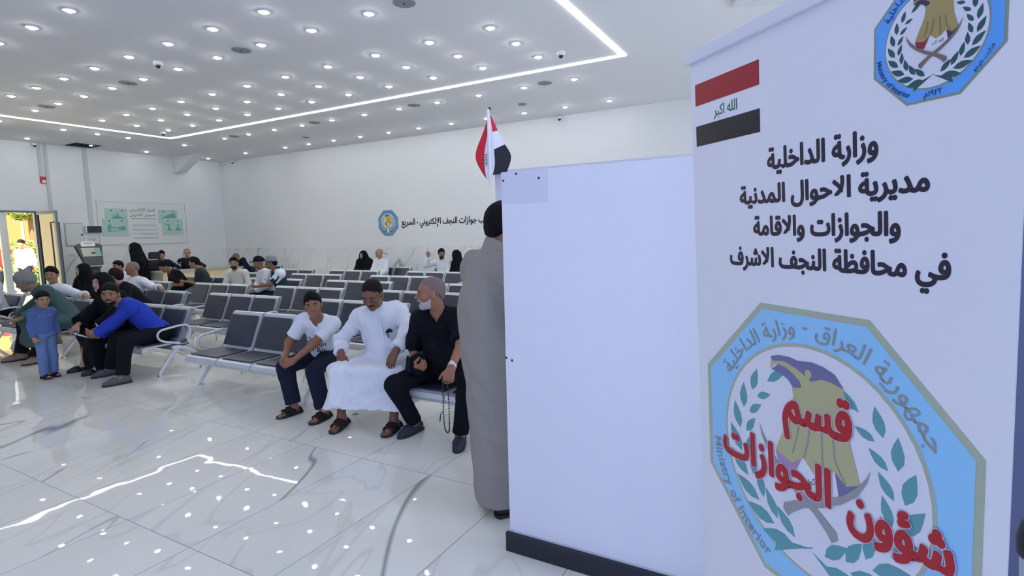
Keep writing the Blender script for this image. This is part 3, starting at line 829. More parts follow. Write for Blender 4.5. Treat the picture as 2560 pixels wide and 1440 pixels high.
SHLD = nrm([(0.411, -0.293), (0.441, -0.322), (0.469, -0.315), (0.501, -0.29), (0.515, -0.345), (0.450, -0.385), (0.385, -0.362)])
DRKP = nrm([(0.501, -0.290), (0.532, -0.314), (0.547, -0.296), (0.567, -0.290), (0.523, -0.350), (0.512, -0.348)])
SW1 = nrm([(0.592, -0.248), (0.585, -0.279), (0.562, -0.322), (0.522, -0.361), (0.469, -0.398), (0.411, -0.427), (0.376, -0.456), (0.36, -0.475), (0.344, -0.461), (0.347, -0.443), (0.386, -0.418), (0.469, -0.375), (0.522, -0.341), (0.557, -0.306), (0.581, -0.272)])
SW2 = [(-a, b) for a, b in SW1]
FEATH = [nrm(l) for l in ([(0.397, -0.214), (0.389, -0.25), (0.375, -0.295)], [(0.430, -0.205), (0.424, -0.25), (0.411, -0.293)], [(0.464, -0.200), (0.466, -0.25), (0.469, -0.31)], [(0.496, -0.208), (0.502, -0.263), (0.530, -0.31)])]
def ring(rx, ry, cx=0.0, cy=0.0, n=48): return [(cx + rx * math.cos(2 * PI * k / n), cy + ry * math.sin(2 * PI * k / n)) for k in range(n)]
def leaf(p, ang, ln, wd):
    c, s = math.cos(ang), math.sin(ang); out = []
    for t, w in ((0, 0), (.25, .8), (.5, 1), (.75, .62), (1, 0), (.75, -.5), (.5, -.85), (.25, -.75)):
        a, b = t * ln, w * wd; out.append((p[0] + a * c - b * s, p[1] + a * s + b * c))
    return out
LEAVES = []
for sd in (-1, 1):
    for k in range(8):
        a = math.radians(-78 + k * 16.5) if sd > 0 else math.radians(180 + 78 - k * 16.5)
        rad = 0.60; sz = 0.29 - 0.016 * k
        px, py = rad * math.cos(a), -0.04 + rad * math.sin(a)
        tang = a + sd * PI / 2
        LEAVES.append(leaf((px + 0.03 * math.cos(a), py + 0.03 * math.sin(a)), tang - sd * 0.35, sz, 0.060 - 0.003 * k))
        LEAVES.append(leaf((px - 0.03 * math.cos(a), py - 0.03 * math.sin(a)), tang + sd * 0.55, sz * 0.78, 0.047 - 0.0025 * k))
    a = math.radians(-78 + 8 * 16.5) if sd > 0 else math.radians(258 - 8 * 16.5)
    LEAVES.append(leaf((0.6 * math.cos(a), -0.04 + 0.6 * math.sin(a)), a + sd * PI / 2, 0.22, 0.035))
STEMS = [[(0.02, -0.62), (0.30, -0.80), (0.28, -0.70)], [(-0.24, -0.68), (-0.23, -0.74), (0.03, -0.585), (0.02, -0.60)], [(-0.02, -0.62), (-0.30, -0.80), (-0.28, -0.70)]]
def arc_text(s, rad, mid, size, offset, flip=False, track=1.0):
    """letters set along a circle of radius rad round the origin, centred at angle mid (deg)"""
    vs, fs, w = text_mesh(s, offset); out = []
    for a, b in vs:
        t = (a - w / 2) * size * track / rad
        if not flip:
            th = math.radians(mid) - t; rr = rad + b * size
        else:
            th = math.radians(mid) + t; rr = rad - b * size
        out.append((rr * math.cos(th), rr * math.sin(th)))
    return out, fs
def emblem(f, parent, cols, simple=False):
    """f(x,y,lift) maps unit emblem coordinates to 3D; cols: border, blue, disc, yellow, dark, red, sword, leaf, ink"""
    k = 0.0004
    def pp(name, c, polys, lv): return printed(name, c, parent, polys, k * lv, f)
    pp('emblem_border', cols[0], [OCT], 1)
    pp('emblem_ring', cols[1], [[(a * 0.958, b * 0.958) for a, b in OCT]], 2)
    pp('emblem_rim', cols[0], [ring(0.795, 0.795, 0.0, -0.02)], 3)
    pp('emblem_disc', cols[2], [ring(0.772, 0.772, 0.0, -0.02)], 4)
    h_ = len(LEAVES) // 2
    [pp('wreath_leaves', cols[7], LEAVES[i0 + j:i0 + h_:2], 5) for i0 in (0, h_) for j in (0, 1)]; pp('wreath_stem', cols[7], STEMS[:1] + STEMS[1:2], 5.1); pp('wreath_stem', cols[7], STEMS[2:], 5.2)
    pp('eagle_shield', cols[2], [SHLD], 5.5)
    pp('eagle_wing_red', cols[5], [REDP], 6)
    pp('eagle_wing_dark', cols[4], [DRKP], 6)
    pp('eagle_body', cols[3], [BODY, BEAK], 6.5)
    pp('eagle_crest', cols[4], [CAP, LBEAK], 7.5)
    pp('eagle_eye', cols[3], [ring(0.026, 0.03, (0.427 - 0.427) / 0.384, (-0.07 + 0.295) / 0.384, 14)], 8.5)
    for l in FEATH if not simple else ():
        pp('feather_line', cols[6], [[(a - 0.005, b) for a, b in l] + [(a + 0.005, b) for a, b in reversed(l)]], 8.5)
    pp('emblem_swords', cols[6], [SW1], 8); pp('emblem_swords', cols[6], [SW2], 8.7)
    if simple: return
    for s, rad, mid, size, off, flip in ((arabic('جمهورية العراق'), 0.83, 56, 0.15, 0.008, False), ('-', 0.85, 92, 0.13, 0.006, False), (arabic('وزارة الداخلية'), 0.83, 124, 0.15, 0.008, False), ('Ministry of Interior', 0.955, 219, 0.125, 0.012, True),
                                        (arabic('وزارت ناوخو'), 0.94, 322, 0.088, 0.006, True), ('م' + '١٩٢٢', 0.93, 271, 0.13, 0.01, True)):
        pts, fs = arc_text(s, rad, mid, size, off, flip)
        MB().add([f(a, b, k * 5) for a, b in pts], fs).build('emblem_lettering', cols[8], parent)
    q = MB(); put_text(q, arabic('الله اكبر'), lambda x, y: f(x, y, k * 6.2), -0.02, 0.16, -0.145, 0.07, 0.01); q.build('shield_script', P_GRN, parent)

E1 = [flatmat('emblem_olive', rgb(140, 154, 134)), flatmat('emblem_blue', rgb(92, 166, 244)), flatmat('emblem_white', rgb(226, 228, 238)), flatmat('emblem_gold', rgb(166, 150, 96)), flatmat('emblem_navy', rgb(62, 52, 86)), flatmat('emblem_maroon', rgb(150, 40, 62)), flatmat('emblem_bronze', rgb(122, 108, 98)), flatmat('emblem_leaf', rgb(40, 88, 92)), flatmat('emblem_ink', rgb(36, 40, 96))]
E2 = [flatmat('pale_olive', rgb(172, 184, 162)), flatmat('pale_blue', rgb(146, 206, 246)), flatmat('pale_white', rgb(226, 228, 238)), flatmat('pale_gold', rgb(182, 180, 136)), flatmat('pale_navy', rgb(112, 112, 156)), flatmat('pale_maroon', rgb(170, 140, 180)), flatmat('pale_bronze', rgb(152, 152, 158)), flatmat('pale_leaf', rgb(92, 158, 168)), flatmat('pale_ink', rgb(92, 124, 186))]
emblem(lambda x, y, d: fb(0.7035 + x * 0.1155, 0.634 + y * 0.1155, d), sheet, E1)
emblem(lambda x, y, d: fb(0.427 + x * 0.384, -0.295 + y * 0.384, d), sheet, E2)
M_TRED = flatmat('lettering_red', rgb(176, 22, 38)); M_TEDGE = flatmat('lettering_pale_edge', rgb(196, 196, 216))
for s, x0, x1, b, hh in (('قسم', 0.345, 0.548, -0.206, 0.135), ('الجوازات', 0.110, 0.494, -0.387, 0.128), ('شؤون', 0.534, 0.768, -0.395, 0.125)):
    q = MB(); put_bold(q, arabic(s), lambda x, y, d: fb(x, y, .0037 + d), x0 - 0.0022, x1 + 0.0022, b - .0009, hh, 0.0072); q.build('lettering_edge', M_TEDGE, sheet)
    q = MB(); put_bold(q, arabic(s), lambda x, y, d: fb(x, y, .0041 + d), x0, x1, b, hh, 0.005); q.build('lettering', M_TRED, sheet)
tag(r, 'tall white roll-up banner with flag, Arabic lines and two octagon emblems', 'banner')

# object cut by the right picture edge: dark stand with a round pale knob
r = empty('shadow_panel', (0.95, 1.98, 0))
MB().box(-0.52, 0.52, -0.02, 0.02, 0.06, 1.62).build('panel', mat('shadow_slate_blue', rgb(86, 92, 124), 0.6), r, bevel=0.004)  # added panel; its slate blue stands in for the shadow beside the banner
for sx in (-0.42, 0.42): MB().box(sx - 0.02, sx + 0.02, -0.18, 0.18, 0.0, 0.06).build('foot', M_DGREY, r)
tag(r, 'slate blue panel added for the shadowed strip behind the banner right edge', 'board')
r = empty('stanchion', (0.452, 1.54, 0))
MB().lathe((0, 0, 0), [(0.12, 0), (0.12, 0.02), (0.04, 0.05), (0.026, 0.10), (0.026, 0.78), (0.03, 0.86)], 20).build('post', M_STEEL, r)
MB().lathe((0, 0, 0.85), [(0.026, 0), (0.036, 0.015), (0.038, 0.05), (0.03, 0.085), (0.008, 0.10)], 20).build('knob', M_BLACK, r)
tag(r, 'metal post with black knob cut by the picture edge right of the banner', 'post')

# wall emblem and sign lettering
r = empty('wall_emblem', (-10.33, YB, 1.95))
e = MB().prism([(x * 0.345, -0.02, z * 0.345) for x, z in OCT], (0, 0.02, 0)).build('plate', E1[0], r)
E3 = [flatmat('wall_emblem_rim', rgb(92, 150, 196)), flatmat('wall_emblem_blue', rgb(96, 160, 214)), flatmat('wall_emblem_white', rgb(220, 224, 222)), flatmat('wall_emblem_gold', rgb(206, 176, 60)), flatmat('wall_emblem_dark', rgb(70, 60, 40)), E1[5], flatmat('wall_emblem_bronze', rgb(170, 150, 100)), flatmat('wall_emblem_leaf', rgb(60, 96, 90)), E1[8]]
emblem(lambda x, y, d: (x * 0.345, -0.0205 - d * 2, y * 0.345), e, E3)
tag(r, 'blue octagon eagle emblem mounted on the white back wall', 'emblem')
o = empty('wall_lettering', (-9.86, YB, 1.875))
M_WLET = mat('dark_lettering', rgb(30, 33, 42), 0.6)
wx = 0.0
for wd in ('السريع', '-', 'الإلكتروني', 'النجف', 'جوازات', 'مكتب'):
    ww = text_mesh(arabic(wd))[2] * 0.188
    q = MB(); put_bold(q, arabic(wd), lambda x, y, d: (x, -0.004 - d, y), wx, wx + ww, 0, 0.225, 0.006, 8); q.build('word', M_WLET, o); wx += ww + 0.055
tag(o, 'dark Arabic lettering on the back wall right of the blue emblem', 'lettering')

# flag on the booth post
M_FR = mat('flag_red', rgb(214, 30, 52), 0.7); M_FW = mat('flag_white', rgb(236, 236, 242), 0.7); M_FB = mat('flag_black', rgb(28, 30, 40), 0.7); M_FG = mat('flag_green', rgb(26, 90, 60), 0.7)
FX, FY, FZ = -1.815, 3.045, 1.90
r = empty('flag', (FX, FY, FZ))
MB().tube([(0.02, -0.07, 0), (0.02, -0.068, 0.02), (-0.012, -0.02, 0.48)], 0.009, 10).build('pole', M_WHITE, r)
MB().sphere((-0.013, 0, 0.487), 0.010, 10, 7).build('finial', M_BLACK, r)
# drooping cloth: rows run down the hoist, stripes run out from it
FL = [[(-0.012, 0.455), (-0.045, 0.36), (-0.115, 0.205), (-0.070, 0.095), (-0.020, 0.035)],
      [(-0.006, 0.450), (-0.012, 0.33), (-0.032, 0.20), (-0.022, 0.10), (-0.006, 0.045)],
      [(0.000, 0.445), (0.020, 0.335), (0.034, 0.225), (0.042, 0.13), (0.030, 0.065)],
      [(0.002, 0.440), (0.045, 0.345), (0.092, 0.255), (0.132, 0.175), (0.090, 0.075)]]
def flag_pt(i, j):
    x, z = FL[i][j]; return (x, [-0.015, -0.05, -0.035, 0.02][i] * (0.2 + 0.25 * j) - 0.012, z)
def flag_part(name, material, rows, js):
    q = MB(); t = 0.002
    a = [[Vector(flag_pt(i, j)) for j in js] for i in rows]; n = len(js)
    # refine by smooth paths
    fine = [smooth_path(l, 4) for l in a]; m_ = len(fine[0])
    vs = [p for l in fine for p in l] + [p + Vector((0, t, 0)) for l in fine for p in l]
    fs = []; off = len(fine) * m_
    for i in range(len(fine) - 1):
        for j in range(m_ - 1):
            b = i * m_ + j; fs.append((b, b + 1, b + m_ + 1, b + m_)); fs.append((off + b, off + b + m_, off + b + m_ + 1, off + b + 1))
    q.add(vs, fs, True); return q.build(name, material, r)
flag_part('red_stripe', M_FR, (0, 1), (0, 1, 2, 3, 4))
flag_part('red_fold', M_FR, (2, 3), (0, 1))
flag_part('white_stripe', M_FW, (1, 2), (0, 1, 2, 3, 4))
flag_part('white_fold', M_FW, (2, 3), (1, 2))
flag_part('black_stripe', M_FB, (2, 3), (2, 3, 4))
q = MB(); put_text(q, arabic('الله'), lambda x, y: (-0.002 - y * 0.7, -0.064, 0.125 + x), 0, 0.07, 0, 0.04, 0.01); q.build('flag_script', M_FG, r)
tag(r, 'small red, white and black flag hanging on a pole at the booth', 'flag')

# ------------------------------------------------------------------ kiosk, desk and office chair by the entrance wall
r = empty('kiosk', (-16.45, 7.05, 0))
MB().box(-0.22, 0.22, -0.24, 0.24, 0.0, 0.06).build('base', M_DGREY, r, bevel=0.01)
MB().prism([(-0.13, -0.16, 0.06), (0.11, -0.16, 0.06), (0.08, -0.12, 1.05), (-0.12, -0.12, 1.05)], (0, 0.28, 0)).build('column', M_DGREY, r, bevel=0.01)
# tilted head facing the room: u across (+y), w up the tilted face
kc = Vector((0.06, 0, 1.27)); ku = Vector((0, 1, 0)); kw = Vector((-0.42, 0, 0.90)).normalized(); kn = ku.cross(kw)
def kp(a, b, d=0): return kc + ku * a + kw * b + kn * d
hd = [(-0.30, 0.28), (-0.22, 0.34), (0.22, 0.34), (0.30, 0.28), (0.20, -0.26), (0.14, -0.34), (-0.14, -0.34), (-0.20, -0.26)]
MB().prism([kp(a, b, -0.09) for a, b in hd], kn * 0.09).build('head', mat('kiosk_grey', rgb(68, 72, 76), 0.4), r, bevel=0.008)
MB().prism([kp(a, b, 0.001) for a, b in [(-0.20, -0.03), (0.10, -0.03), (0.10, 0.21), (-0.20, 0.21)]], kn * 0.003).build('screen', mat('kiosk_screen', rgb(150, 158, 140), 0.25, emit=rgb(150, 158, 140), estr=0.35), r)
MB().prism([kp(a, b, 0.001) for a, b in [(0.105, -0.03), (0.22, -0.03), (0.22, 0.21), (0.105, 0.21)]], kn * 0.003).build('side_screen', mat('kiosk_side', rgb(118, 150, 142), 0.25, emit=rgb(118, 150, 142), estr=0.3), r)
MB().prism([kp(a, b, 0.004) for a, b in [(0.0, 0.03), (0.09, 0.03), (0.09, 0.09), (0.0, 0.09)]], kn * 0.002).build('screen_picture', M_DGREY, r)
MB().prism([kp(a, b, 0.006) for a, b in [(-0.17, 0.25), (0.13, 0.25), (0.15, 0.31), (0.10, 0.40), (-0.13, 0.40), (-0.18, 0.33)]], kn * 0.002).build('paper_label', M_PAPER, r)
q = MB()
for a0, a1, b in ((-0.1, 0.09, 0.345), (-0.11, 0.08, 0.315)): q.prism([kp(a, c, 0.008) for a, c in [(a0, b), (a1, b), (a1, b + 0.012), (a0, b + 0.012)]], kn * 0.001)
q.build('label_lines', M_INK, r)
MB().box(0.02, 0.30, -0.34, 0.34, 0.985, 1.0).build('side_shelf', M_WHITE, r)
tag(r, 'dark grey touch-screen kiosk with a paper label on its tilted head', 'kiosk')

r = empty('reception_desk', (-15.4, 9.4, 0))
MB().box(-0.42, 0.34, -1.35, 1.0, 0.74, 0.78).build('desk_top', mat('grey_desk_top', rgb(176, 174, 166), 0.45), r, bevel=0.004)
MB().box(0.26, 0.30, -1.32, 0.97, 0.0, 0.74).build('front_panel', mat('pale_wood', rgb(226, 208, 160), 0.5, bump=0.02, bscale=30), r)
MB().box(0.30, 0.46, -1.32, -0.45, 0.50, 0.53).build('front_shelf', M_WHITE, r)
for yy in (-1.32, 0.93): MB().box(-0.40, 0.26, yy, yy + 0.04, 0.0, 0.74).build('side_panel', mat('grey_side', rgb(168, 168, 164), 0.5), r)
tag(r, 'pale wood reception desk with grey top in front of the officers', 'desk')

r = empty('office_chair', (-16.35, 8.28, 0))
st = MB()
for k in range(5):
    a = 2 * PI * k / 5 + 0.2; st.tube([(0, 0, 0.09), (0.28 * math.cos(a), 0.28 * math.sin(a), 0.06)], [0.03, 0.02], 8)
st.build('star_base', M_BLACK, r)
for k in range(5):
    a = 2 * PI * k / 5 + 0.2; MB().lathe((0.28 * math.cos(a), 0.28 * math.sin(a), 0.027), [(0.02, -0.02), (0.028, -0.01), (0.028, 0.01), (0.02, 0.02)], 12, axis=(math.sin(a), -math.cos(a), 0)).build('caster', M_BLACK, r)
MB().tube([(0, 0, 0.08), (0, 0, 0.42)], 0.03, 10).build('column', M_BLACK, r)
M_LEATH = mat('black_leather', rgb(30, 32, 36), 0.4, bump=0.1, bscale=60)
MB().box(-0.25, 0.25, -0.26, 0.26, 0.42, 0.52).build('seat', M_LEATH, r, bevel=0.04)
MB().prism([(0.20, -0.25, 0.52), (0.28, -0.25, 0.54), (0.38, -0.25, 1.08), (0.30, -0.25, 1.08)], (0, 0.5, 0)).build('backrest', M_LEATH, r, bevel=0.03)
MB().prism([(0.31, -0.17, 1.10), (0.39, -0.17, 1.10), (0.40, -0.17, 1.30), (0.33, -0.17, 1.30)], (0, 0.34, 0)).build('headrest', M_LEATH, r, bevel=0.03)
for s in (-1, 1): MB().tube(smooth_path([(-0.12, s * 0.27, 0.47), (-0.12, s * 0.30, 0.66), (0.05, s * 0.30, 0.70), (0.22, s * 0.29, 0.69)], 3), 0.022, 8).build('armrest', M_BLACK, r)
r.rotation_euler = (0, 0, 0.25)
tag(r, 'black leather office chair with headrest between the standing woman and the officer', 'office chair')
# ------------------------------------------------------------------ soft-body modelling: one closed surface from blended volumes
V3 = lambda *a: np.array(a, float)
def unit(v): v = np.asarray(v, float); return v / (np.linalg.norm(v) + 1e-9)

class Soft:
    def __init__(self, vox=0.01):
        self.p = []; self.vox = vox; self.cuts = []
    def cone(self, a, b, ra, rb, k=0.03, sub=False, flat=False):
        a = np.asarray(a, float); b = np.asarray(b, float)
        self.p.append(('flat' if flat else 'cone', (a, b, ra, rb), np.minimum(a, b) - max(ra, rb), np.maximum(a, b) + max(ra, rb), k, sub)); return self
    def ball(self, c, r, k=0.03, sub=False):
        return self.cone(c, np.asarray(c, float) + 1e-4, r, r, k, sub)
    def ell(self, c, r, ax=None, k=0.03, sub=False):
        c = np.asarray(c, float); R = np.eye(3) if ax is None else np.array([unit(v) for v in ax])
        ext = np.abs(R.T) @ np.asarray(r, float)
        self.p.append(('ell', (c, np.asarray(r, float), R), c - ext, c + ext, k, sub)); return self
    def tri(self, a, b, c, t, k=0.03):
        a, b, c = (np.asarray(v, float) for v in (a, b, c))
        lo = np.minimum(np.minimum(a, b), c) - t; hi = np.maximum(np.maximum(a, b), c) + t
        self.p.append(('tri', (a, b, c, t), lo, hi, k, False)); return self
    def quad(self, a, b, c, d, t, k=0.03):
        return self.tri(a, b, c, t, k).tri(a, c, d, t, k)
    def chain(self, pts, rs, k=0.01):
        for i in range(len(pts) - 1): self.cone(pts[i], pts[i + 1], rs[i], rs[i + 1], k)
        return self
    def cut(self, p, n, k=0.0):
        """keeps the side the normal n points away from"""
        self.cuts.append((np.asarray(p, float), unit(n), k)); return self
    def field(self):
        lo = np.min([q[2] for q in self.p if not q[5]], axis=0) - 3 * self.vox
        hi = np.max([q[3] for q in self.p if not q[5]], axis=0) + 3 * self.vox
        self.lo = lo; n = np.ceil((hi - lo) / self.vox).astype(int) + 1
        X = [lo[i] + self.vox * np.arange(n[i]) for i in range(3)]; self.X = X
        F = np.full(n, 10.0, np.float32)
        for typ, a, l, h, k, sub in self.p:
            m = k + 2.5 * self.vox
            s = [slice(max(0, int((l[i] - m - lo[i]) / self.vox)), min(n[i], int((h[i] + m - lo[i]) / self.vox) + 2)) for i in range(3)]
            if any(t.stop <= t.start for t in s): continue
            x = X[0][s[0]][:, None, None]; y = X[1][s[1]][None, :, None]; z = X[2][s[2]][None, None, :]
            if typ in ('cone', 'flat'):
                p, q, ra, rb = a; d = q - p; L2 = d @ d + 1e-12
                px, py, pz = x - p[0], y - p[1], z - p[2]
                t0 = (px * d[0] + py * d[1] + pz * d[2]) / L2
                t = np.clip(t0, 0, 1)
                if typ == 'cone':
                    D = np.sqrt((px - t * d[0]) ** 2 + (py - t * d[1]) ** 2 + (pz - t * d[2]) ** 2) - (ra + (rb - ra) * t)
                else:
                    D = np.sqrt((px - t0 * d[0]) ** 2 + (py - t0 * d[1]) ** 2 + (pz - t0 * d[2]) ** 2) - (ra + (rb - ra) * t)
                    D = np.maximum(D, np.maximum(-t0, t0 - 1) * math.sqrt(L2))
            elif typ == 'ell':
                c, r, R = a; px, py, pz = x - c[0], y - c[1], z - c[2]
                u = [px * R[i][0] + py * R[i][1] + pz * R[i][2] for i in range(3)]
                k0 = np.sqrt((u[0] / r[0]) ** 2 + (u[1] / r[1]) ** 2 + (u[2] / r[2]) ** 2)
                k1 = np.sqrt((u[0] / r[0] ** 2) ** 2 + (u[1] / r[1] ** 2) ** 2 + (u[2] / r[2] ** 2) ** 2) + 1e-9
                D = k0 * (k0 - 1) / k1
            else:
                A, B, C_, t = a
                P = np.stack(np.broadcast_arrays(x, y, z), -1)
                ba, cb, ac = B - A, C_ - B, A - C_; nor = np.cross(ba, ac)
                pa, pb, pc = P - A, P - B, P - C_
                ins = (np.sign(pa @ np.cross(ba, nor)) + np.sign(pb @ np.cross(cb, nor)) + np.sign(pc @ np.cross(ac, nor))) < 2
                def seg(pp, e):
                    tt = np.clip((pp @ e) / (e @ e), 0, 1)[..., None]; w = pp - tt * e; return (w * w).sum(-1)
                de = np.minimum(np.minimum(seg(pa, ba), seg(pb, cb)), seg(pc, ac)); dn = (pa @ nor) ** 2 / (nor @ nor)
                D = np.sqrt(np.where(ins, de, dn)) - t
            G = F[s[0], s[1], s[2]]
            if not sub:
                hh = np.maximum(k - np.abs(G - D), 0) / max(k, 1e-6)
                F[s[0], s[1], s[2]] = np.minimum(G, D) - hh * hh * k * 0.25
            else:
                D = -D; hh = np.maximum(k - np.abs(G - D), 0) / max(k, 1e-6)
                F[s[0], s[1], s[2]] = np.maximum(G, D) + hh * hh * k * 0.25
        for p, nn, k in self.cuts:
            D = (X[0][:, None, None] - p[0]) * nn[0] + (X[1][None, :, None] - p[1]) * nn[1] + (X[2][None, None, :] - p[2]) * nn[2]
            np.maximum(F, D.astype(np.float32), out=F)
        self.F = F
        return F
    def wrinkle(self, amp, freq, seed, stretch=(1, 1, 0.45)):
        rs = np.random.RandomState(seed); X = self.X; m = np.abs(self.F) < 0.04
        idx = np.nonzero(m); p = np.stack([X[i][idx[i]] for i in range(3)], -1)
        d = np.zeros(len(p))
        warp = 0.9 * np.sin(p @ (rs.normal(size=3) * freq * .22) + 1.0) + 0.7 * np.sin(p @ (rs.normal(size=3) * freq * .31))
        for j in range(6):
            kv = rs.normal(size=3); kv *= np.array(stretch); kv /= np.linalg.norm(kv); kv *= freq * (0.42 + 0.22 * j)
            sn = np.sin(p @ kv + rs.uniform(0, 6.28) + 1.4 * warp)
            gate = 0.5 + 0.5 * np.sin(p @ (rs.normal(size=3) * freq * .16) + rs.uniform(0, 6.28))
            d += ((np.abs(sn) - 0.64) * 1.5 * gate) / (1 + 0.45 * j)
        self.F[idx] += (amp * d / 1.3).astype(np.float32)
        return self
    def mesh(self):
        F = self.F; neg = F < 0; v = self.vox
        c = np.zeros(tuple(s - 1 for s in F.shape), np.uint8)
        for i in (0, 1):
            for j in (0, 1):
                for k in (0, 1):
                    c += neg[i:F.shape[0] - 1 + i, j:F.shape[1] - 1 + j, k:F.shape[2] - 1 + k]
        cells = np.argwhere((c > 0) & (c < 8))
        if not len(cells): return np.zeros((0, 3)), np.zeros((0, 4), int)
        acc = np.zeros((len(cells), 3)); cnt = np.zeros(len(cells))
        cor = [(i, j, k) for i in (0, 1) for j in (0, 1) for k in (0, 1)]
        val = {q: F[cells[:, 0] + q[0], cells[:, 1] + q[1], cells[:, 2] + q[2]].astype(float) for q in cor}
        for a in cor:
            for ax in range(3):
                if a[ax] == 0:
                    b = list(a); b[ax] = 1; b = tuple(b)
                    fa, fb_ = val[a], val[b]; mk = (fa < 0) != (fb_ < 0)
                    t = np.where(mk, fa / np.where(mk, fa - fb_, 1), 0)
                    for q in range(3): acc[:, q] += np.where(mk, a[q] + (t if q == ax else 0), 0)
                    cnt += mk
        pts = (cells + acc / cnt[:, None]) * v + self.lo
        ids = np.full(c.shape, -1, np.int32); ids[cells[:, 0], cells[:, 1], cells[:, 2]] = np.arange(len(cells))
        quads = []
        for ax in range(3):
            o1, o2 = [(1, 2), (2, 0), (0, 1)][ax]
            sl0 = [slice(None)] * 3; sl1 = [slice(None)] * 3
            sl0[ax] = slice(0, F.shape[ax] - 1); sl1[ax] = slice(1, F.shape[ax])
            a, b = neg[tuple(sl0)], neg[tuple(sl1)]
            e = np.argwhere(a != b)
            ok = (e[:, o1] > 0) & (e[:, o2] > 0) & (e[:, o1] < F.shape[o1] - 1) & (e[:, o2] < F.shape[o2] - 1)
            e = e[ok]; fl = a[e[:, 0], e[:, 1], e[:, 2]]
            def idd(d1, d2):
                q = e.copy(); q[:, o1] -= d1; q[:, o2] -= d2; return ids[q[:, 0], q[:, 1], q[:, 2]]
            Q = np.stack([idd(1, 1), idd(0, 1), idd(0, 0), idd(1, 0)], -1)
            Q[~fl] = Q[~fl][:, ::-1]
            quads.append(Q)
        return pts, np.concatenate(quads)
    def build(self, name, material, parent, base, smooth=1):
        if not hasattr(self, 'F'): self.field()
        pts, q = self.mesh()
        me = bpy.data.meshes.new(name)
        me.vertices.add(len(pts)); me.vertices.foreach_set('co', (pts - np.asarray(base)).astype(np.float32).ravel())
        me.loops.add(q.size); me.loops.foreach_set('vertex_index', q.astype(np.int32).ravel())
        me.polygons.add(len(q)); me.polygons.foreach_set('loop_start', np.arange(0, q.size, 4, dtype=np.int32))
        me.polygons.foreach_set('loop_total', np.full(len(q), 4, np.int32))
        me.polygons.foreach_set('use_smooth', np.ones(len(q), bool))
        me.update(calc_edges=True); me.validate()
        me.materials.append(material)
        o = bpy.data.objects.new(name, me); COL.objects.link(o)
        if parent is not None: o.parent = parent
        if smooth:
            md = o.modifiers.new('relax', 'SMOOTH'); md.factor = 0.4; md.iterations = smooth
        return o

SKINS = {}
def skin(r, g, b):
    k = (r, g, b)
    if k not in SKINS:
        mt = mat('skin_%d_%d_%d' % k, rgb(r, g, b), 0.5, spec=0.35, bump=0.03, bscale=120)
        p = mt.node_tree.nodes['Principled BSDF']
        SKINS[k] = mt
    return SKINS[k]
M_EYEW = mat('shaded_eye_white', rgb(160, 150, 144), 0.4); M_IRIS = mat('dark_iris', rgb(34, 22, 16), 0.2)  # eye whites greyed so the colour holds the shade of the lids
M_LIP = mat('lips', rgb(142, 88, 80), 0.5)

def ik(a, t, l1, l2, hint):
    """two-bone reach: joint position between a and t"""
    a = np.asarray(a, float); t = np.asarray(t, float); d = t - a; L = np.linalg.norm(d); u = d / (L + 1e-9)
    L = min(L, (l1 + l2) * 0.999); t = a + u * L
    x = (l1 * l1 - l2 * l2 + L * L) / (2 * L); h = math.sqrt(max(l1 * l1 - x * x, 0))
    hv = np.asarray(hint, float); hv = hv - u * (hv @ u); hv = unit(hv)
    return a + u * x + hv * h, t

def hand(S, w, d, n, right, curl=(20, 30, 25), s=1.0, spread=0.12, thumb=0.5, k=0.006):
    """palm, four separate fingers of different lengths bent at three joints, and a side thumb"""
    w = np.asarray(w, float); d = unit(d); n = np.asarray(n, float); n = unit(n - d * (n @ d)); t = np.cross(d, n) * (1 if right else -1)
    K = []
    for i, (o, ad) in enumerate(((0.031, -0.004), (0.010, 0.0), (-0.011, -0.002), (-0.031, -0.010))):
        kn = w + s * (d * (0.088 + ad) + t * o); K.append(kn)
        S.cone(w + s * (t * o * 0.55 + d * 0.008), kn, 0.0150 * s, 0.0125 * s, 0.02)
    S.cone(w + s * (d * 0.03 + t * 0.02), w + s * (d * 0.055 + t * 0.026), 0.0155 * s, 0.014 * s, 0.02)
    out = []
    for i, (kn, ln) in enumerate(zip(K, (0.073, 0.081, 0.075, 0.059))):
        dd = unit(d + t * spread * (1.5 - i) / 1.5 * 0.9)
        p = kn; pts = [p]; ang = 0
        for j, fr in enumerate((0.45, 0.31, 0.24)):
            ang += math.radians(curl[j] * (1 + 0.06 * i))
            v = dd * math.cos(ang) + n * math.sin(ang)
            p = p + v * ln * fr * s; pts.append(p)
        S.chain(pts, [0.0102 * s, 0.0090 * s, 0.0082 * s, 0.0066 * s], k); out.append(pts)
    p0 = w + s * (d * 0.025 + t * 0.024 + n * 0.004); v = unit(d * 0.75 + t * (0.62) + n * (0.25 + thumb * 0.5))
    p1 = p0 + v * 0.045 * s; v2 = unit(v + d * 0.35 + n * 0.4 * thumb - t * 0.25); p2 = p1 + v2 * 0.034 * s; p3 = p2 + unit(v2 + n * 0.2 * thumb) * 0.026 * s
    S.chain([p0, p1, p2, p3], [0.0150 * s, 0.0118 * s, 0.0104 * s, 0.0078 * s], 0.01)
    return out

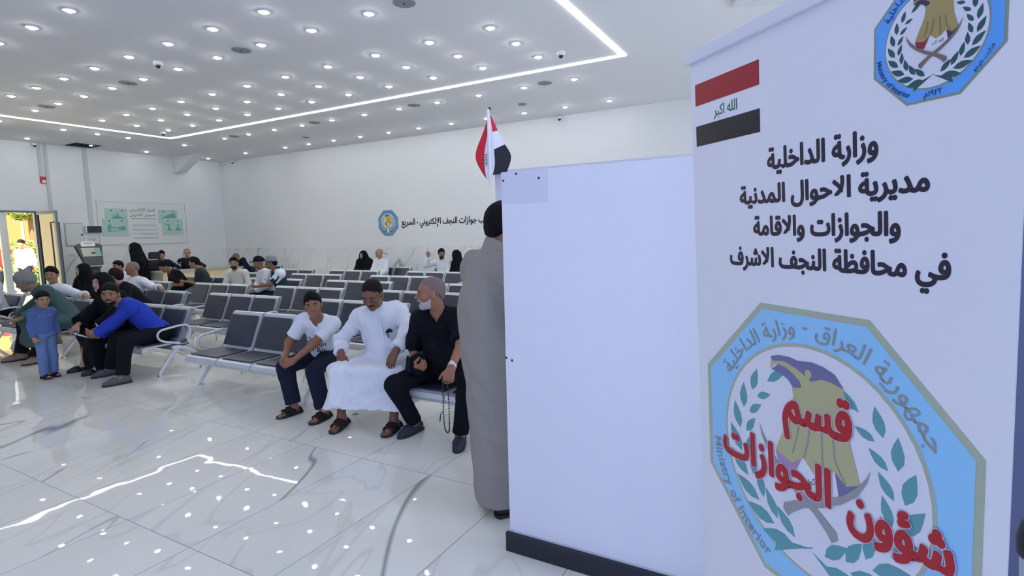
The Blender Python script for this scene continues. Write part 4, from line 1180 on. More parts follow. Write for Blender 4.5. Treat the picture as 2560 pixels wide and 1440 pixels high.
class Fig:
    """A person: joints first, then body, hair and clothing volumes."""
    def __init__(self, base, pel, face=0.0, lean=0.0, tilt=0.0, twist=0.0, head=(0, 0), s=1.0, hs=None, vox=0.012, sk=(150, 105, 80), neckfwd=0.03, girth=1.0, hip_w=0.09, shw=0.178):
        self.s = s; self.vox = vox; self.base = V3(*base); self.sk = skin(*sk)
        th = math.radians(face)
        self.F0 = V3(math.sin(th), -math.cos(th), 0); self.U0 = V3(0, 0, 1); self.L0 = np.cross(self.U0, self.F0)
        P = V3(*pel); self.P = P; l = math.radians(lean); ti = math.radians(tilt)
        u = unit(self.U0 * math.cos(l) + self.F0 * math.sin(l)); u = unit(u * math.cos(ti) + self.L0 * math.sin(ti))
        self.u = u; f = unit(self.F0 - u * (self.F0 @ u)); L = np.cross(u, f)
        tw = math.radians(twist); self.f = f * math.cos(tw) + L * math.sin(tw); self.L = L * math.cos(tw) - f * math.sin(tw)
        self.girth = girth
        self.N = P + s * (0.535 * u + neckfwd * 0.5 * self.f)
        self.sh = {1: P + s * (0.465 * u + shw * self.L), -1: P + s * (0.465 * u - shw * self.L)}   # 1 = left side
        hy, hp = math.radians(head[0]), math.radians(head[1])
        hz = unit(self.F0 * math.cos(hy) + self.L0 * math.sin(hy))
        self.hf = hz * math.cos(hp) - self.U0 * math.sin(hp)
        hu = self.U0 * math.cos(hp) + hz * math.sin(hp)
        roll = math.radians(head[2]) if len(head) > 2 else 0
        hl = np.cross(hu, self.hf); self.hu = hu * math.cos(roll) + hl * math.sin(roll); self.hl = np.cross(self.hu, self.hf)
        self.hs = hs or s
        self.H = self.N + s * (neckfwd * self.f + 0.075 * u) + self.hs * (0.095 * self.hu + 0.025 * self.hf)
        self.hw = hip_w
        self.hip = {1: P + s * hip_w * self.L0, -1: P - s * hip_w * self.L0}
        self.hands = {}; self.knees = {}; self.ank = {}; self.elb = {}; self.wr = {}; self.footdir = {}
    def arm(self, side, wrist, hint=None, d=None, n=None, curl=(20, 25, 20), thumb=0.5, spread=0.12):
        s = self.s; h = hint if hint is not None else (self.L0 * side * 0.8 - self.U0 * 0.5 - self.F0 * 0.3)
        self.elb[side], self.wr[side] = ik(self.sh[side], wrist, 0.285 * s, 0.255 * s, h)
        dd = unit(self.wr[side] - self.elb[side]) if d is None else unit(d)
        nn = -self.U0 if n is None else np.asarray(n, float)
        self.hands[side] = (dd, nn, curl, thumb, spread); return self
    def leg(self, side, ankle, hint=None, toe=None):
        s = self.s; h = hint if hint is not None else (self.F0 + 0.6 * self.U0)
        self.knees[side], self.ank[side] = ik(self.hip[side], ankle, 0.435 * s, 0.41 * s, h)
        self.footdir[side] = unit(self.F0 if toe is None else toe); return self
    def hp(self, a, b, c): return self.H + self.hs * (a * self.hf + b * self.hl + c * self.hu)
    def head_prims(self, S, e=0.0, face=True, lids=False, nose=1.0):
        h = self.hs; ax = (self.hf, self.hl, self.hu); p = self.hp
        E = lambda c, r, k, sub=False: S.ell(p(*c), (V3(*r) + e) * h, ax, k * h, sub)
        E((-.014, 0, .030), (.096, .076, .087), .02)
        E((.022, 0, -.03), (.066, .061, .076), .03)
        E((.028, 0, -.078), (.052, .048, .034), .025)
        S.cone(p(-.025, 0, -.06), self.N - self.s * 0.02 * self.u, (.054 + e) * h, (.06 + e) * self.s, .03)
        if not face: return S
        S.ball(p(.066, 0, -.098), (.018 + e) * h, .025 * h)
        S.cone(p(.076, -.034, .024), p(.076, .034, .024), .012 * h, .012 * h, .018 * h)
        for b in (-1, 1):
            E((.052, b * .042, -.030), (.026, .022, .022), .025)
            S.ell(p(.098, b * .033, .002), V3(.020, .0195, .0125) * h, ax, .010 * h, True)
            E((.076, b * .033, .0085), (.0125, .0165, .0062), .004); E((.076, b * .033, -.0075), (.0105, .0150, .0050), .004)
            E((-.006, b * .080, -.012), (.020, .010, .032), .008)
            if lids: E((.077, b * .033, .001), (.0125, .0165, .0115), .004)
        S.cone(p(.084, 0, .012), p(.104 * nose, 0, -.028), .008 * h, .0125 * h, .012 * h)
        for b in (-1, 1): S.ball(p(.093, b * .011, -.036), .0088 * h, .008 * h)
        return S
    def torso_prims(self, S, e=0.0, belly=0.0, k=0.05, hips=True):
        s, P, u, f, L, g = self.s, self.P, self.u, self.f, self.L, self.girth
        ax = (f, L, u); E = lambda c, r, kk=k: S.ell(P + s * (c[0] * f + c[1] * L + c[2] * u), V3(*r) * s * V3(g, g, 1) + e, ax, kk)
        if hips: E((0, 0, .03), (.115, .165, .12))
        E((.01 + belly * .5, 0, .16), (.105 + belly, .145, .16)); E((.0, 0, .34), (.108, .158, .17))
        S.cone(self.sh[1] - s * .03 * L, self.sh[-1] + s * .03 * L, .058 * s + e, .058 * s + e, k)
        for b in (1, -1):
            S.cone(self.N - s * .02 * u, self.sh[b], .048 * s + e, .054 * s + e, .035)
        return S
    def arm_prims(self, S, e=0.0, upto=2, cuff=False, k=0.03, frac=1.0, loose=0.0):
        s = self.s
        for b in self.wr:
            a, el, w = self.sh[b], self.elb[b], self.wr[b]
            if upto == 1:
                q = a + (el - a) * frac
                S.cone(a, a + (q - a) * 0.3, .057 * s + e, .052 * s + e + loose * .4, k); S.cone(a + (q - a) * 0.15, q, .053 * s + e + loose * .3, (.046 * s + e) + loose, k * .6, flat=True)
            else:
                S.cone(a, el, .056 * s + e, .043 * s + e + loose * .5, k)
                q = el + (w - el) * frac
                if cuff: S.cone(el, el + (q - el) * .3, .043 * s + e + loose * .5, .040 * s + e + loose * .7, k); S.cone(el + (q - el) * .1, q, .043 * s + e + loose * .6, .031 * s + e + loose, .015, flat=True)
                else: S.cone(el, q, .042 * s + e, .028 * s + e, k)
        return S
    def body(self, root, hands=True, feet=True, lids=False, toes=False, nose=1.0, belly=0.0):
        S = Soft(self.vox * .82); s = self.s
        self.torso_prims(S, 0, belly); self.head_prims(S, lids=lids, nose=nose); self.arm_prims(S)
        if hands:
            for b, (d, n, curl, th, sp) in self.hands.items():
                if self.vox < 0.0095: hand(S, self.wr[b], d, n, b < 0, curl, s, sp, th)
                else:
                    w = self.wr[b]; d = unit(d); nn = unit(np.asarray(n, float) - d * (np.asarray(n, float) @ d)); t = np.cross(d, nn) * (1 if b < 0 else -1)
                    hand(S, w, d, n, b < 0, curl, s * 1.08, sp + 0.15, th, 0.003)
        for b in self.knees:
            S.cone(self.hip[b], self.knees[b], .082 * s, .056 * s, .04); S.cone(self.knees[b], self.ank[b], .054 * s, .036 * s, .03)
            if feet:
                a = self.ank[b]; fd = self.footdir[b]; z = 0.034 * s
                S.cone(V3(a[0], a[1], z + .01) - fd * .03 * s, V3(a[0], a[1], z) + fd * .12 * s, .034 * s, .029 * s, .03)
                S.cone(a, V3(a[0], a[1], z) + fd * .08 * s, .034 * s, .028 * s, .03)
                sd = np.cross(V3(0, 0, 1), fd)
                if toes:
                    for i, (o, ln, rr) in enumerate(((-.026, .062, .0135), (-.008, .060, .0105), (.006, .054, .0098), (.019, .046, .0092), (.031, .036, .0088))):
                        o *= b; p0 = V3(a[0], a[1], .033 * s) + fd * .115 * s + sd * o * s
                        S.cone(p0, p0 + fd * ln * s - V3(0, 0, .008 * s), rr * s, rr * s * .9, .005)
                else: S.cone(V3(a[0], a[1], z) + fd * .12 * s, V3(a[0], a[1], .028 * s) + fd * .165 * s, .031 * s, .024 * s, .02)
        self.S = S
        return S.build('body', self.sk, root, self.base)
    def eyes(self, root, closed=False, look=(0, 0)):
        for b in (-1, 1):
            c = self.hp(.0735, b * .033, .001) - self.base
            if closed: continue
            q = MB().sphere(c, .0125 * self.hs, 10, 7).build('eye', M_EYEW, root)
            g = unit(self.hf + look[0] * self.hl + look[1] * self.hu)
            MB().sphere(V3(*c) + g * .0060 * self.hs, .0080 * self.hs, 8, 6).build('iris', M_IRIS, q)
        return self
    def face_marks(self, root, hair_m, brow=0.0042, lips=M_LIP):
        S = Soft(0.004)
        for b in (-1, 1):
            S.chain([self.hp(.089, b * .016, .021), self.hp(.0885, b * .034, .027), self.hp(.076, b * .052, .020)], [brow * self.hs, brow * 1.1 * self.hs, brow * .7 * self.hs], 0.004)
        S.build('eyebrows', hair_m, root, self.base, 0)
        if lips is not None:
            ax = (self.hf, self.hl, self.hu)
            S = Soft(0.0035).ell(self.hp(.079, 0, -.0615), V3(.011, .024, .0055) * self.hs, ax, .004).ell(self.hp(.078, 0, -.070), V3(.011, .021, .006) * self.hs, ax, .004)
            S.build('lips', lips, root, self.base, 0)
        return self
    def region(self, S, n, c):
        """cut so that only points with n.p > c (head axes) stay"""
        n = V3(*n); L = np.linalg.norm(n); n = n / L
        w = n[0] * self.hf + n[1] * self.hl + n[2] * self.hu
        S.cut(self.H + w * c * self.hs, -w)
        return S
    def hairline(self, S, up=0.0, fwd=0.0, side=0.0, thick=0.01):
        """trims hair to a natural line: forehead, temple, sideburn, ear, nape"""
        h = self.hs; X = S.X
        px = X[0][:, None, None] - self.H[0]; py = X[1][None, :, None] - self.H[1]; pz = X[2][None, None, :] - self.H[2]
        a = (px * self.hf[0] + py * self.hf[1] + pz * self.hf[2]) / h - fwd
        b = (px * self.hl[0] + py * self.hl[1] + pz * self.hl[2]) / h
        c = (px * self.hu[0] + py * self.hu[1] + pz * self.hu[2]) / h
        zl = np.interp(a, [-.12, -.075, -.045, -.028, .006, .020, .034, .052, .072, .095], [-.075, -.068, -.050, -.012, -.016 - side, -.014 - side, .022, .052, .062, .066]) + up
        zl = zl + .0035 * np.sin(95 * b + 1.0) + .003 * np.sin(170 * b + 40 * a)
        zl = zl - .010 * np.clip(np.abs(b) / .05, 0, 1) * (a > .05)
        S.F += (thick * h * np.clip(1 - (c - zl) / .024, 0, 1) ** 2).astype(np.float32)
        S.F = np.maximum(S.F, ((zl - c) * .75 * h).astype(np.float32))
    def hair(self, root, m, t=0.010, n=None, c=.004, top=0.0, name='hair', wr=0.003, back=0.0, vox=None, extra=None, up=0.0, fwd=0.0, side=0.0):
        S = Soft(vox or min(self.vox, 0.009)); self.hs_ = self.hs; p = self.hp; h = self.hs; ax = (self.hf, self.hl, self.hu)
        S.ell(p(-.016, 0, .030), (V3(.096, .076, .087) + V3(t, t * .75, t)) * h, ax, .02); S.ell(p(-.04, 0, -.012), (V3(.064, .064, .07) + t * .5) * h, ax, .02)
        if top: S.ell(p(.01, 0, .062), V3(.078, .066, .06 + top) * h, ax, .03)
        if back: S.ell(p(-.05, 0, -.03), V3(.06, .066, .06 + back) * h, ax, .03)
        if extra: extra(S)
        if n is not None: self.region(S, n, c)
        for b in (-1, 1): S.ell(p(-.004, b * .084, -.014), V3(.022, .013, .034) * h, ax, .004 * h, True)
        S.field()
        if n is None: self.hairline(S, up, fwd, side, t * .9 + top * .35)
        if wr: S.wrinkle(wr, 140, 3, (1, 1, 1))
        return S.build(name, m, root, self.base, 1)
    def beard(self, root, m, t=0.006, c=0.0, moust=True, wr=0.0015, full=True):
        h = self.hs; ax = (self.hf, self.hl, self.hu); p = self.hp
        if full:
            S = Soft(min(self.vox, 0.006))
            S.ell(p(.022, 0, -.03), (V3(.066, .061, .076) + t * .7) * h, ax, .02); S.ell(p(.030, 0, -.080), (V3(.052, .048, .034) + t) * h, ax, .02); S.ball(p(.066, 0, -.100), (.018 + t) * h, .02 * h)
            S.ell(p(.085, 0, -.064), V3(.03, .024, .0115) * h, ax, .004, True)
            S.field(); X = S.X
            px = X[0][:, None, None] - self.H[0]; py = X[1][None, :, None] - self.H[1]; pz = X[2][None, None, :] - self.H[2]
            a = (px * self.hf[0] + py * self.hf[1] + pz * self.hf[2]) / h; k = (px * self.hu[0] + py * self.hu[1] + pz * self.hu[2]) / h
            zt = np.interp(a, [-.03, -.012, -.01, .008, .03, .055, .075, .1], [-.2, -.2, -.03, -.025, -.050, -.060, -.052, -.046]) + c
            S.F = np.maximum(S.F, ((k - zt) * .8 * h).astype(np.float32))
            if wr: S.wrinkle(wr, 260, 5, (1, 1, 1))
            S.build('beard', m, root, self.base, 0)
        if moust:
            S = Soft(.004)
            S.chain([p(.080, -.030, -.062), p(.090, -.020, -.050), p(.0965, -.010, -.0475), p(.0975, 0, -.048), p(.0965, .010, -.0475), p(.090, .020, -.050), p(.080, .030, -.062)], [.003 * h, .0048 * h, .0058 * h, .0052 * h, .0058 * h, .0048 * h, .003 * h], .004)
            S.build('moustache', m, root, self.base, 0)
    def shoes(self, root, m, name='shoe', h=0.045, l=0.165, w=0.040):
        for b in self.ank:
            a = self.ank[b]; fd = self.footdir[b]; s = self.s; S = Soft(min(self.vox, 0.009))
            S.cone(V3(a[0], a[1], h * s) - fd * .045 * s, V3(a[0], a[1], h * .8 * s) + fd * .09 * s, w * s, (w + .004) * s, .03)
            S.cone(V3(a[0], a[1], h * .8 * s) + fd * .09 * s, V3(a[0], a[1], .026 * s) + fd * l * s, (w + .004) * s, .03 * s, .03)
            S.cone(V3(a[0], a[1], .09 * s) - fd * .012 * s, V3(a[0], a[1], .05 * s), .044 * s, .044 * s, .02)
            S.cut((0, 0, .003), (0, 0, -1)); S.cut((0, 0, .105 * s), (0, 0, 1))
            S.build(name, m, root, self.base)
            q = MB(); sd = np.cross(V3(0, 0, 1), fd); pts = []
            for t, ww in ((-.088, .018), (-.075, .036), (-.02, .043), (.05, .046), (.11, .048), (.16, .04), (.195, .018)):
                pts.append((t, ww))
            out = [V3(a[0], a[1], 0) + fd * t * s + sd * ww * s for t, ww in pts] + [V3(a[0], a[1], 0) + fd * t * s - sd * ww * s for t, ww in reversed(pts)]
            q.prism([p - self.base + V3(0, 0, .001) for p in out], (0, 0, .018)).build(name + '_sole', M_SOLE, root)
    def sandals(self, root, m, sole):
        for b in self.ank:
            a = self.ank[b]; fd = self.footdir[b]; s = self.s; sd = np.cross(V3(0, 0, 1), fd); o = V3(a[0], a[1], 0)
            pts = ((-.078, .015), (-.065, .034), (-.02, .039), (.05, .042), (.11, .050), (.155, .046), (.19, .022))
            out = [o + fd * t * s + sd * ww * s for t, ww in pts] + [o + fd * t * s - sd * ww * s for t, ww in reversed(pts)]
            so = MB().prism([p - self.base + V3(0, 0, .001) for p in out], (0, 0, .022)).build('sandal', sole, root, bevel=0.004)
            for t0, t1, hh, wd in ((.02, .050, .090, .027), (.080, .105, .074, .020), (-.055, -.045, .070, .011)):
                S = Soft(0.005); arc = []
                for j in range(9):
                    an = PI * j / 8
                    arc.append(o + fd * (t0 + (t1 - t0) * math.sin(an)) * s + sd * math.cos(an) * .049 * s + V3(0, 0, (.02 + (hh - .02) * math.sin(an)) * s))
                for j in range(8): S.tri(arc[j] - fd * wd * s, arc[j + 1] - fd * wd * s, arc[j + 1] + fd * wd * s, .006, .004); S.tri(arc[j] - fd * wd * s, arc[j + 1] + fd * wd * s, arc[j] + fd * wd * s, .006, .004)
                S.build('strap', m, so, self.base, 0)
            q = MB().tube([p - self.base for p in (o + fd * .10 * s + sd * (-.012) * b * s + V3(0, 0, .06 * s), o + fd * .135 * s + sd * (-.015) * b * s + V3(0, 0, .05 * s), o + fd * .150 * s - sd * .016 * b * s + V3(0, 0, .024))], .006, 6)
            q.build('toe_post', m, so)
    def trousers(self, root, m, e=0.012, hem=0.09, loose=0.012, wr=0.004, name='trousers', k=0.045):
        S = Soft(self.vox); s = self.s
        S.ell(self.P + self.u * .02 * s, V3(.118, .168, .115) * s * V3(self.girth, self.girth, 1) + e, (self.f, self.L, self.u), k)
        for b in self.knees:
            kn, an = self.knees[b], self.ank[b]; d = unit(kn - an); end = an + d * max(hem - an[2], 0.01) / max(d[2], .2)
            S.cone(self.hip[b], kn, .084 * s + e, .058 * s + e + loose * .4, k)
            S.cone(kn, kn + (end - kn) * .25, .058 * s + e + loose * .3, .054 * s + e + loose * .5, .03); S.cone(kn + (end - kn) * .1, end, .056 * s + e + loose * .5, .038 * s + e + loose, .02, flat=True)
        S.field(); S.wrinkle(wr, 55, 11)
        return S.build(name, m, root, self.base)
    def top(self, root, m, e=0.014, sleeve='long', frac=0.95, hem=-0.06, belly=0.0, loose=0.008, wr=0.005, neck=0.062, name='shirt', vneck=0.0, seed=2, stand=0.0, k=0.05, extra=None):
        S = Soft(self.vox); s = self.s
        self.torso_prims(S, e, belly, k)
        if stand: S.cone(self.N - self.u * .05 * s, self.N + self.u * stand * s + self.f * .01 * s, .075 * s, (.062) * s, .03)
        if sleeve == 'long': self.arm_prims(S, e, 2, True, .03, frac, loose)
        elif sleeve == 'short': self.arm_prims(S, e, 1, True, .03, frac, loose)
        if extra: extra(S)
        S.cone(self.N - self.u * (.03 if not stand else -.0) * s + self.f * .0 * s, self.N + self.u * .14 * s + self.f * .05 * s, neck * s, neck * s * 1.05, .012, True)
        if vneck: S.cone(self.N + self.f * .05 * s, self.N - self.u * vneck * s + self.f * .10 * s, neck * s * .75, .012 * s, .01, True)
        S.cut(self.P + self.u * hem * s, -self.u)
        S.field(); S.wrinkle(wr, 42, seed)
        return S.build(name, m, root, self.base)

M_SOLE = mat('dark_sole', rgb(46, 44, 46), 0.8)
M_HBLK = mat('black_hair', rgb(15, 13, 15), 0.8, spec=0.2, bump=0.5, bscale=260)
M_HBRN = mat('dark_brown_hair', rgb(26, 21, 20), 0.8, spec=0.2, bump=0.5, bscale=260)
M_HGRY = mat('cropped_grey_hair', rgb(148, 134, 130), 0.8, spec=0.2, bump=0.4, bscale=300, vary=0.5)
M_BGRY = mat('white_beard', rgb(188, 184, 182), 0.8, bump=0.3, bscale=300)
def cloth(name, r, g, b, bump=0.12, sc=30, rough=0.9):
    """woven cloth with soft creases"""
    if name in MATS: return MATS[name]
    mt = mat(name, rgb(r, g, b), rough, spec=0.15)
    nt = mt.node_tree; p = nt.nodes['Principled BSDF']
    tc = nt.nodes.new('ShaderNodeTexCoord')
    mp = nt.nodes.new('ShaderNodeMapping'); mp.inputs['Scale'].default_value = (1.0, 1.0, 0.55); mp.inputs['Rotation'].default_value = (0.3, 0.5, 0.2)
    nt.links.new(tc.outputs['Object'], mp.inputs['Vector'])
    n1 = nt.nodes.new('ShaderNodeTexNoise'); n1.inputs['Scale'].default_value = 6.5; n1.inputs['Detail'].default_value = 2.0; n1.inputs['Distortion'].default_value = 0.8
    nt.links.new(mp.outputs[0], n1.inputs['Vector'])
    bp = nt.nodes.new('ShaderNodeBump'); bp.inputs['Strength'].default_value = 0.35; bp.inputs['Distance'].default_value = 0.05
    nt.links.new(n1.outputs['Fac'], bp.inputs['Height'])
    n2 = nt.nodes.new('ShaderNodeTexNoise'); n2.inputs['Scale'].default_value = sc * 4; n2.inputs['Detail'].default_value = 2
    nt.links.new(tc.outputs['Object'], n2.inputs['Vector'])
    b2 = nt.nodes.new('ShaderNodeBump'); b2.inputs['Strength'].default_value = bump; b2.inputs['Distance'].default_value = 0.01
    nt.links.new(n2.outputs['Fac'], b2.inputs['Height']); nt.links.new(bp.outputs[0], b2.inputs['Normal']); nt.links.new(b2.outputs[0], p.inputs['Normal'])
    return mt

def person(name, pos, label):
    r = empty('person', pos); tag(r, label, 'person'); return r
# ------------------------------------------------------------------ people
def robe(F, root, m, hemz=0.14, e=0.02, flare=0.07, frac=0.93, stand=0.03, wr=0.006, name='robe', belly=0.02, thick=0.022, loose=0.016, seed=4, neck=0.060):
    """long collarless robe on a seated figure: torso and sleeves, lap, and a skirt hanging open from the knees"""
    S = Soft(F.vox); s = F.s
    F.torso_prims(S, e, belly, .06)
    if stand: S.cone(F.N - F.u * .05 * s, F.N + F.u * stand * s + F.f * .012 * s, .082 * s, .068 * s, .03)
    F.arm_prims(S, e * .5, 2, True, .028, frac, loose)
    hipL = F.hip[1] + F.L0 * .07 * s + V3(0, 0, .03); hipR = F.hip[-1] - F.L0 * .07 * s + V3(0, 0, .03)
    kL = F.knees[1] + F.L0 * .045 * s + V3(0, 0, .018); kR = F.knees[-1] - F.L0 * .045 * s + V3(0, 0, .018)
    t = .055 * s
    S.quad(hipL, hipR, kR, kL, t, .05)
    for b in (1, -1):
        S.cone(F.hip[b], F.knees[b], .095 * s, .078 * s, .06)
    fw = F.F0 * (.055 * s)
    aL = kL + fw + F.L0 * flare + F.F0 * .03; aL[2] = hemz; aR = kR + fw - F.L0 * flare + F.F0 * .03; aR[2] = hemz
    bL = aL - F.F0 * (.30 * s); bR = aR - F.F0 * (.30 * s); bL[2] -= .0; bR[2] -= .0
    kLf = kL + fw * .6; kRf = kR + fw * .6
    S.quad(kLf, kRf, aR, aL, thick, .05)
    hL = kL - F.F0 * .2 * s - V3(0, 0, .06); hR = kR - F.F0 * .2 * s - V3(0, 0, .06)
    S.quad(kLf, aL, bL, hL, thick, .05); S.quad(kRf, aR, bR, hR, thick, .05); S.quad(hL, hR, bR, bL, thick, .04)
    S.cone(F.N + F.u * .0 * s, F.N + F.u * .14 * s + F.f * .06 * s, neck * s, neck * s * 1.1, .01, True)
    S.cut((0, 0, hemz), (0, 0, -1))
    S.field(); S.wrinkle(wr, 34, seed)
    return S.build(name, m, root, F.base)

def abaya(F, root, m, hemz=0.03, e=0.03, hole=True, seated=True, flare=0.10, wr=0.008, arms=True, seed=6, hood=0.020, name='abaya', width=0.10):
    """black hooded cloak open at the face"""
    S = Soft(F.vox); s = F.s; h = F.hs; ax = (F.hf, F.hl, F.hu)
    F.torso_prims(S, e, .03, .07)
    S.ell(F.hp(-.022, 0, .012), (V3(.098, .080, .108) + hood) * h, ax, .04)
    S.cone(F.hp(-.03, 0, -.02), F.N - F.u * .06 * s, .105 * h, .125 * s, .06)
    for b in (1, -1):
        S.cone(F.hp(-.03, b * .03, -.05), F.sh[b] + F.u * .01 * s, .085 * h, .085 * s, .06)
        S.cone(F.sh[b], F.P + F.L0 * b * (.16 + width) * s + F.u * .06 * s, .085 * s, .10 * s, .07)
    if arms: F.arm_prims(S, e + .01, 2, True, .06, .9, .03)
    if seated:
        hipL = F.hip[1] + F.L0 * .08 * s; hipR = F.hip[-1] - F.L0 * .08 * s
        kL = F.knees[1] + F.L0 * .05 * s; kR = F.knees[-1] - F.L0 * .05 * s
        S.quad(hipL, hipR, kR, kL, .085 * s, .06)
        aL = kL + F.L0 * flare - F.F0 * .02; aL[2] = hemz; aR = kR - F.L0 * flare - F.F0 * .02; aR[2] = hemz
        S.quad(kL, kR, aR, aL, .075 * s, .06); S.quad(kL - F.F0 * .16, kR - F.F0 * .16, aR - F.F0 * .2, aL - F.F0 * .2, .06, .06)
    else:
        z = V3(0, 0, 0); c = F.P.copy(); g = V3(c[0], c[1], hemz)
        for b in (1, -1):
            S.cone(F.hp(-.03, 0, -.04), c + F.u * .22 * s + F.L0 * b * .05, .10 * h, .19 * s, .1)
            S.cone(c + F.L0 * b * .07 * s, g + F.L0 * b * .13 * s, .17 * s, .16 * s, .08)
        S.cone(c - F.F0 * .02 + F.u * .2 * s, g - F.F0 * .06 * s, .18 * s, .18 * s, .08)
    if hole: S.ell(F.hp(.095, 0, -.018), V3(.062, .055, .078) * h, ax, .015, True)
    S.cut((0, 0, hemz), (0, 0, -1))
    S.field(); S.wrinkle(wr, 26, seed)
    return S.build(name, m, root, F.base)

C_WHITE = cloth('white_cotton', 226, 230, 238, .10, 26)
C_CREAM = cloth('cream_cotton', 214, 212, 204, .12, 26)
C_BLACK = cloth('black_cotton', 20, 21, 28, .12, 30)
C_ABAYA = cloth('black_abaya_cloth', 17, 18, 24, .12, 20)
C_NAVY = cloth('navy_uniform_cloth', 26, 30, 46, .12, 30)
C_JEANS = cloth('dark_jeans', 30, 36, 54, .12, 60)
C_BLKTR = cloth('black_trousers', 20, 22, 30, .1, 40)
C_GREY = cloth('grey_robe_cloth', 150, 145, 138, .12, 24)

# -- boy in white t-shirt --------------------------------------------------
B0 = (-4.25, 3.6, 0)
r = person('boy', B0, 'teenage boy in white printed t-shirt and dark jeans sitting with clasped hands')
f = Fig(B0, (-4.13, 3.62, .470), face=6, lean=27, tilt=19, twist=26, head=(36, 2, -8), s=.89, hs=.93, vox=.007, sk=(140, 98, 74), girth=.86, shw=.155)
f.arm(-1, (-4.10, 3.165, .535), hint=(-1, .5, -.2), d=(.35, -.65, -.55), n=(.75, .1, .1), curl=(38, 42, 30), thumb=.5)
f.arm(1, (-3.99, 3.16, .515), hint=(.7, .6, -1), d=(-.62, -.70, -.25), n=(-.5, .35, -.2), curl=(45, 45, 30), thumb=.5)
f.leg(-1, (-4.09, 3.22, .075), hint=(-.12, -1, .5), toe=(-.14, -1, 0)); f.leg(1, (-3.73, 3.24, .075), hint=(.25, -1, .5), toe=(.10, -1, 0))
f.body(r, toes=True)
f.hair(r, M_HBLK, t=.006, top=.020, wr=.004)
f.eyes(r, look=(.05, 0)).face_marks(r, M_HBLK)
shirt = f.top(r, C_WHITE, e=.012, sleeve='short', frac=.72, hem=-.03, loose=.012, wr=.006, neck=.066, name='t_shirt')
f.trousers(r, C_JEANS, loose=.022, hem=.10)
f.sandals(r, cloth('sandal_black_strap', 40, 38, 42, .05), M_SOLE)
def print_on(fig, target, parent, s, u0, u1, v, size, off, m, name, az=None, polys=None):
    """lettering laid on the front of a garment: u across (fig left), v up from the pelvis"""
    dg = bpy.context.evaluated_depsgraph_get(); dg.update()
    bv = BVHTree.FromObject(target, dg)
    ax = fig.f if az is None else unit(az); L = np.cross(fig.u, ax)
    q = MB()
    def pj(a, b):
        o = fig.P + fig.u * b + L * a + ax * .5 - fig.base
        hit = bv.ray_cast(Vector(o), Vector(-ax), 1.0)
        return (Vector(hit[0]) + Vector(ax) * .002) if hit[0] is not None else Vector(o - ax * .4)
    if s is not None: put_text(q, s, pj, u0, u1, v, size, off)
    for pl in polys or (): q.add([pj(a, b) for a, b in pl], [tuple(range(len(pl)))])
    return q.build(name, m, parent)
M_PRINT = mat('shirt_print_navy', rgb(28, 32, 54), 0.8)
print_on(f, shirt, shirt, 'Capi', -.035, .075, .205, .075, .006, M_PRINT, 'shirt_lettering')
print_on(f, shirt, shirt, 'Bo', -.005, .070, .130, .085, .008, M_PRINT, 'shirt_lettering')
print_on(f, shirt, shirt, None, 0, 0, 0, 0, 0, M_PRINT, 'shirt_figure', polys=[[(-.085, .13), (-.035, .135), (-.040, .20), (-.055, .235), (-.050, .262), (-.072, .262), (-.078, .235), (-.070, .20)], [(-.105, .255), (-.035, .265), (-.045, .275), (-.07, .29), (-.09, .275)], [(-.105, .18), (-.088, .17), (-.09, .225), (-.105, .225)]])

# -- man in white robe -----------------------------------------------------
B0 = (-3.28, 3.62, 0)
r = person('man', B0, 'man in long white robe looking down, both hands resting on his knees')
f = Fig(B0, (-3.31, 3.64, .480), face=22, lean=13, tilt=-4, twist=18, head=(-2, 28, 0), s=.96, hs=1.04, vox=.0075, sk=(122, 84, 66), neckfwd=.05, girth=1.06, hip_w=.115)
f.leg(-1, (-3.44, 3.17, .08), hint=(.0, -1, .5), toe=(.36, -1, 0)); f.leg(1, (-2.98, 3.30, .08), hint=(.75, -1, .5), toe=(.26, -1, 0))
f.arm(-1, (-3.46, 3.22, .628), hint=(-1, .5, -.25), d=(.30, -.42, -.85), n=(.15, .75, -.5), curl=(8, 16, 14), thumb=.2)
f.arm(1, (-2.93, 3.31, .672), hint=(1, .6, -.2), d=(-.22, -.45, -.85), n=(-.1, .75, -.5), curl=(10, 18, 14), thumb=.2)
f.body(r, lids=True, toes=True, nose=1.04)
f.hair(r, M_HBRN, t=.006, up=.012, fwd=-.006, wr=.0012)
f.face_marks(r, M_HBRN)
S = Soft(.0035)
for b in (-1, 1): S.chain([f.hp(.0905, b * .020, -.004), f.hp(.0925, b * .032, -.007), f.hp(.0865, b * .044, -.004)], [.0018, .0022, .0018], .002)
S.build('eyelashes', M_HBRN, r, f.base, 0)
f.beard(r, M_HBRN, full=False)
rb = robe(f, r, C_WHITE, hemz=.185, e=.026, flare=.05, frac=.90, belly=.035, loose=.012, wr=.015)
def patch(fig, target, parent, poly, m, name, off=.0025, az=None):
    dg = bpy.context.evaluated_depsgraph_get(); dg.update(); bv = BVHTree.FromObject(target, dg)
    ax = fig.f if az is None else unit(az); L = np.cross(fig.u, ax); q = MB(); out = []
    for a, b in poly:
        o = fig.P + fig.u * b + L * a + ax * .5 - fig.base; hit = bv.ray_cast(Vector(o), Vector(-ax), 1.0)
        out.append((Vector(hit[0]) if hit[0] is not None else Vector(o - ax * .35)) + Vector(ax) * off)
    n = len(out); q.prism(out, Vector(-ax) * .004); return q.build(name, m, parent), out
pk, pts = patch(f, rb, rb, [(.025, .31), (.115, .31), (.115, .21), (.10, .19), (.04, .19), (.025, .21)], C_WHITE, 'chest_pocket')
pk, pts = patch(f, rb, rb, [(-.010, .45), (.010, .45), (.012, .17), (-.012, .17)], C_WHITE, 'button_placket', .001)
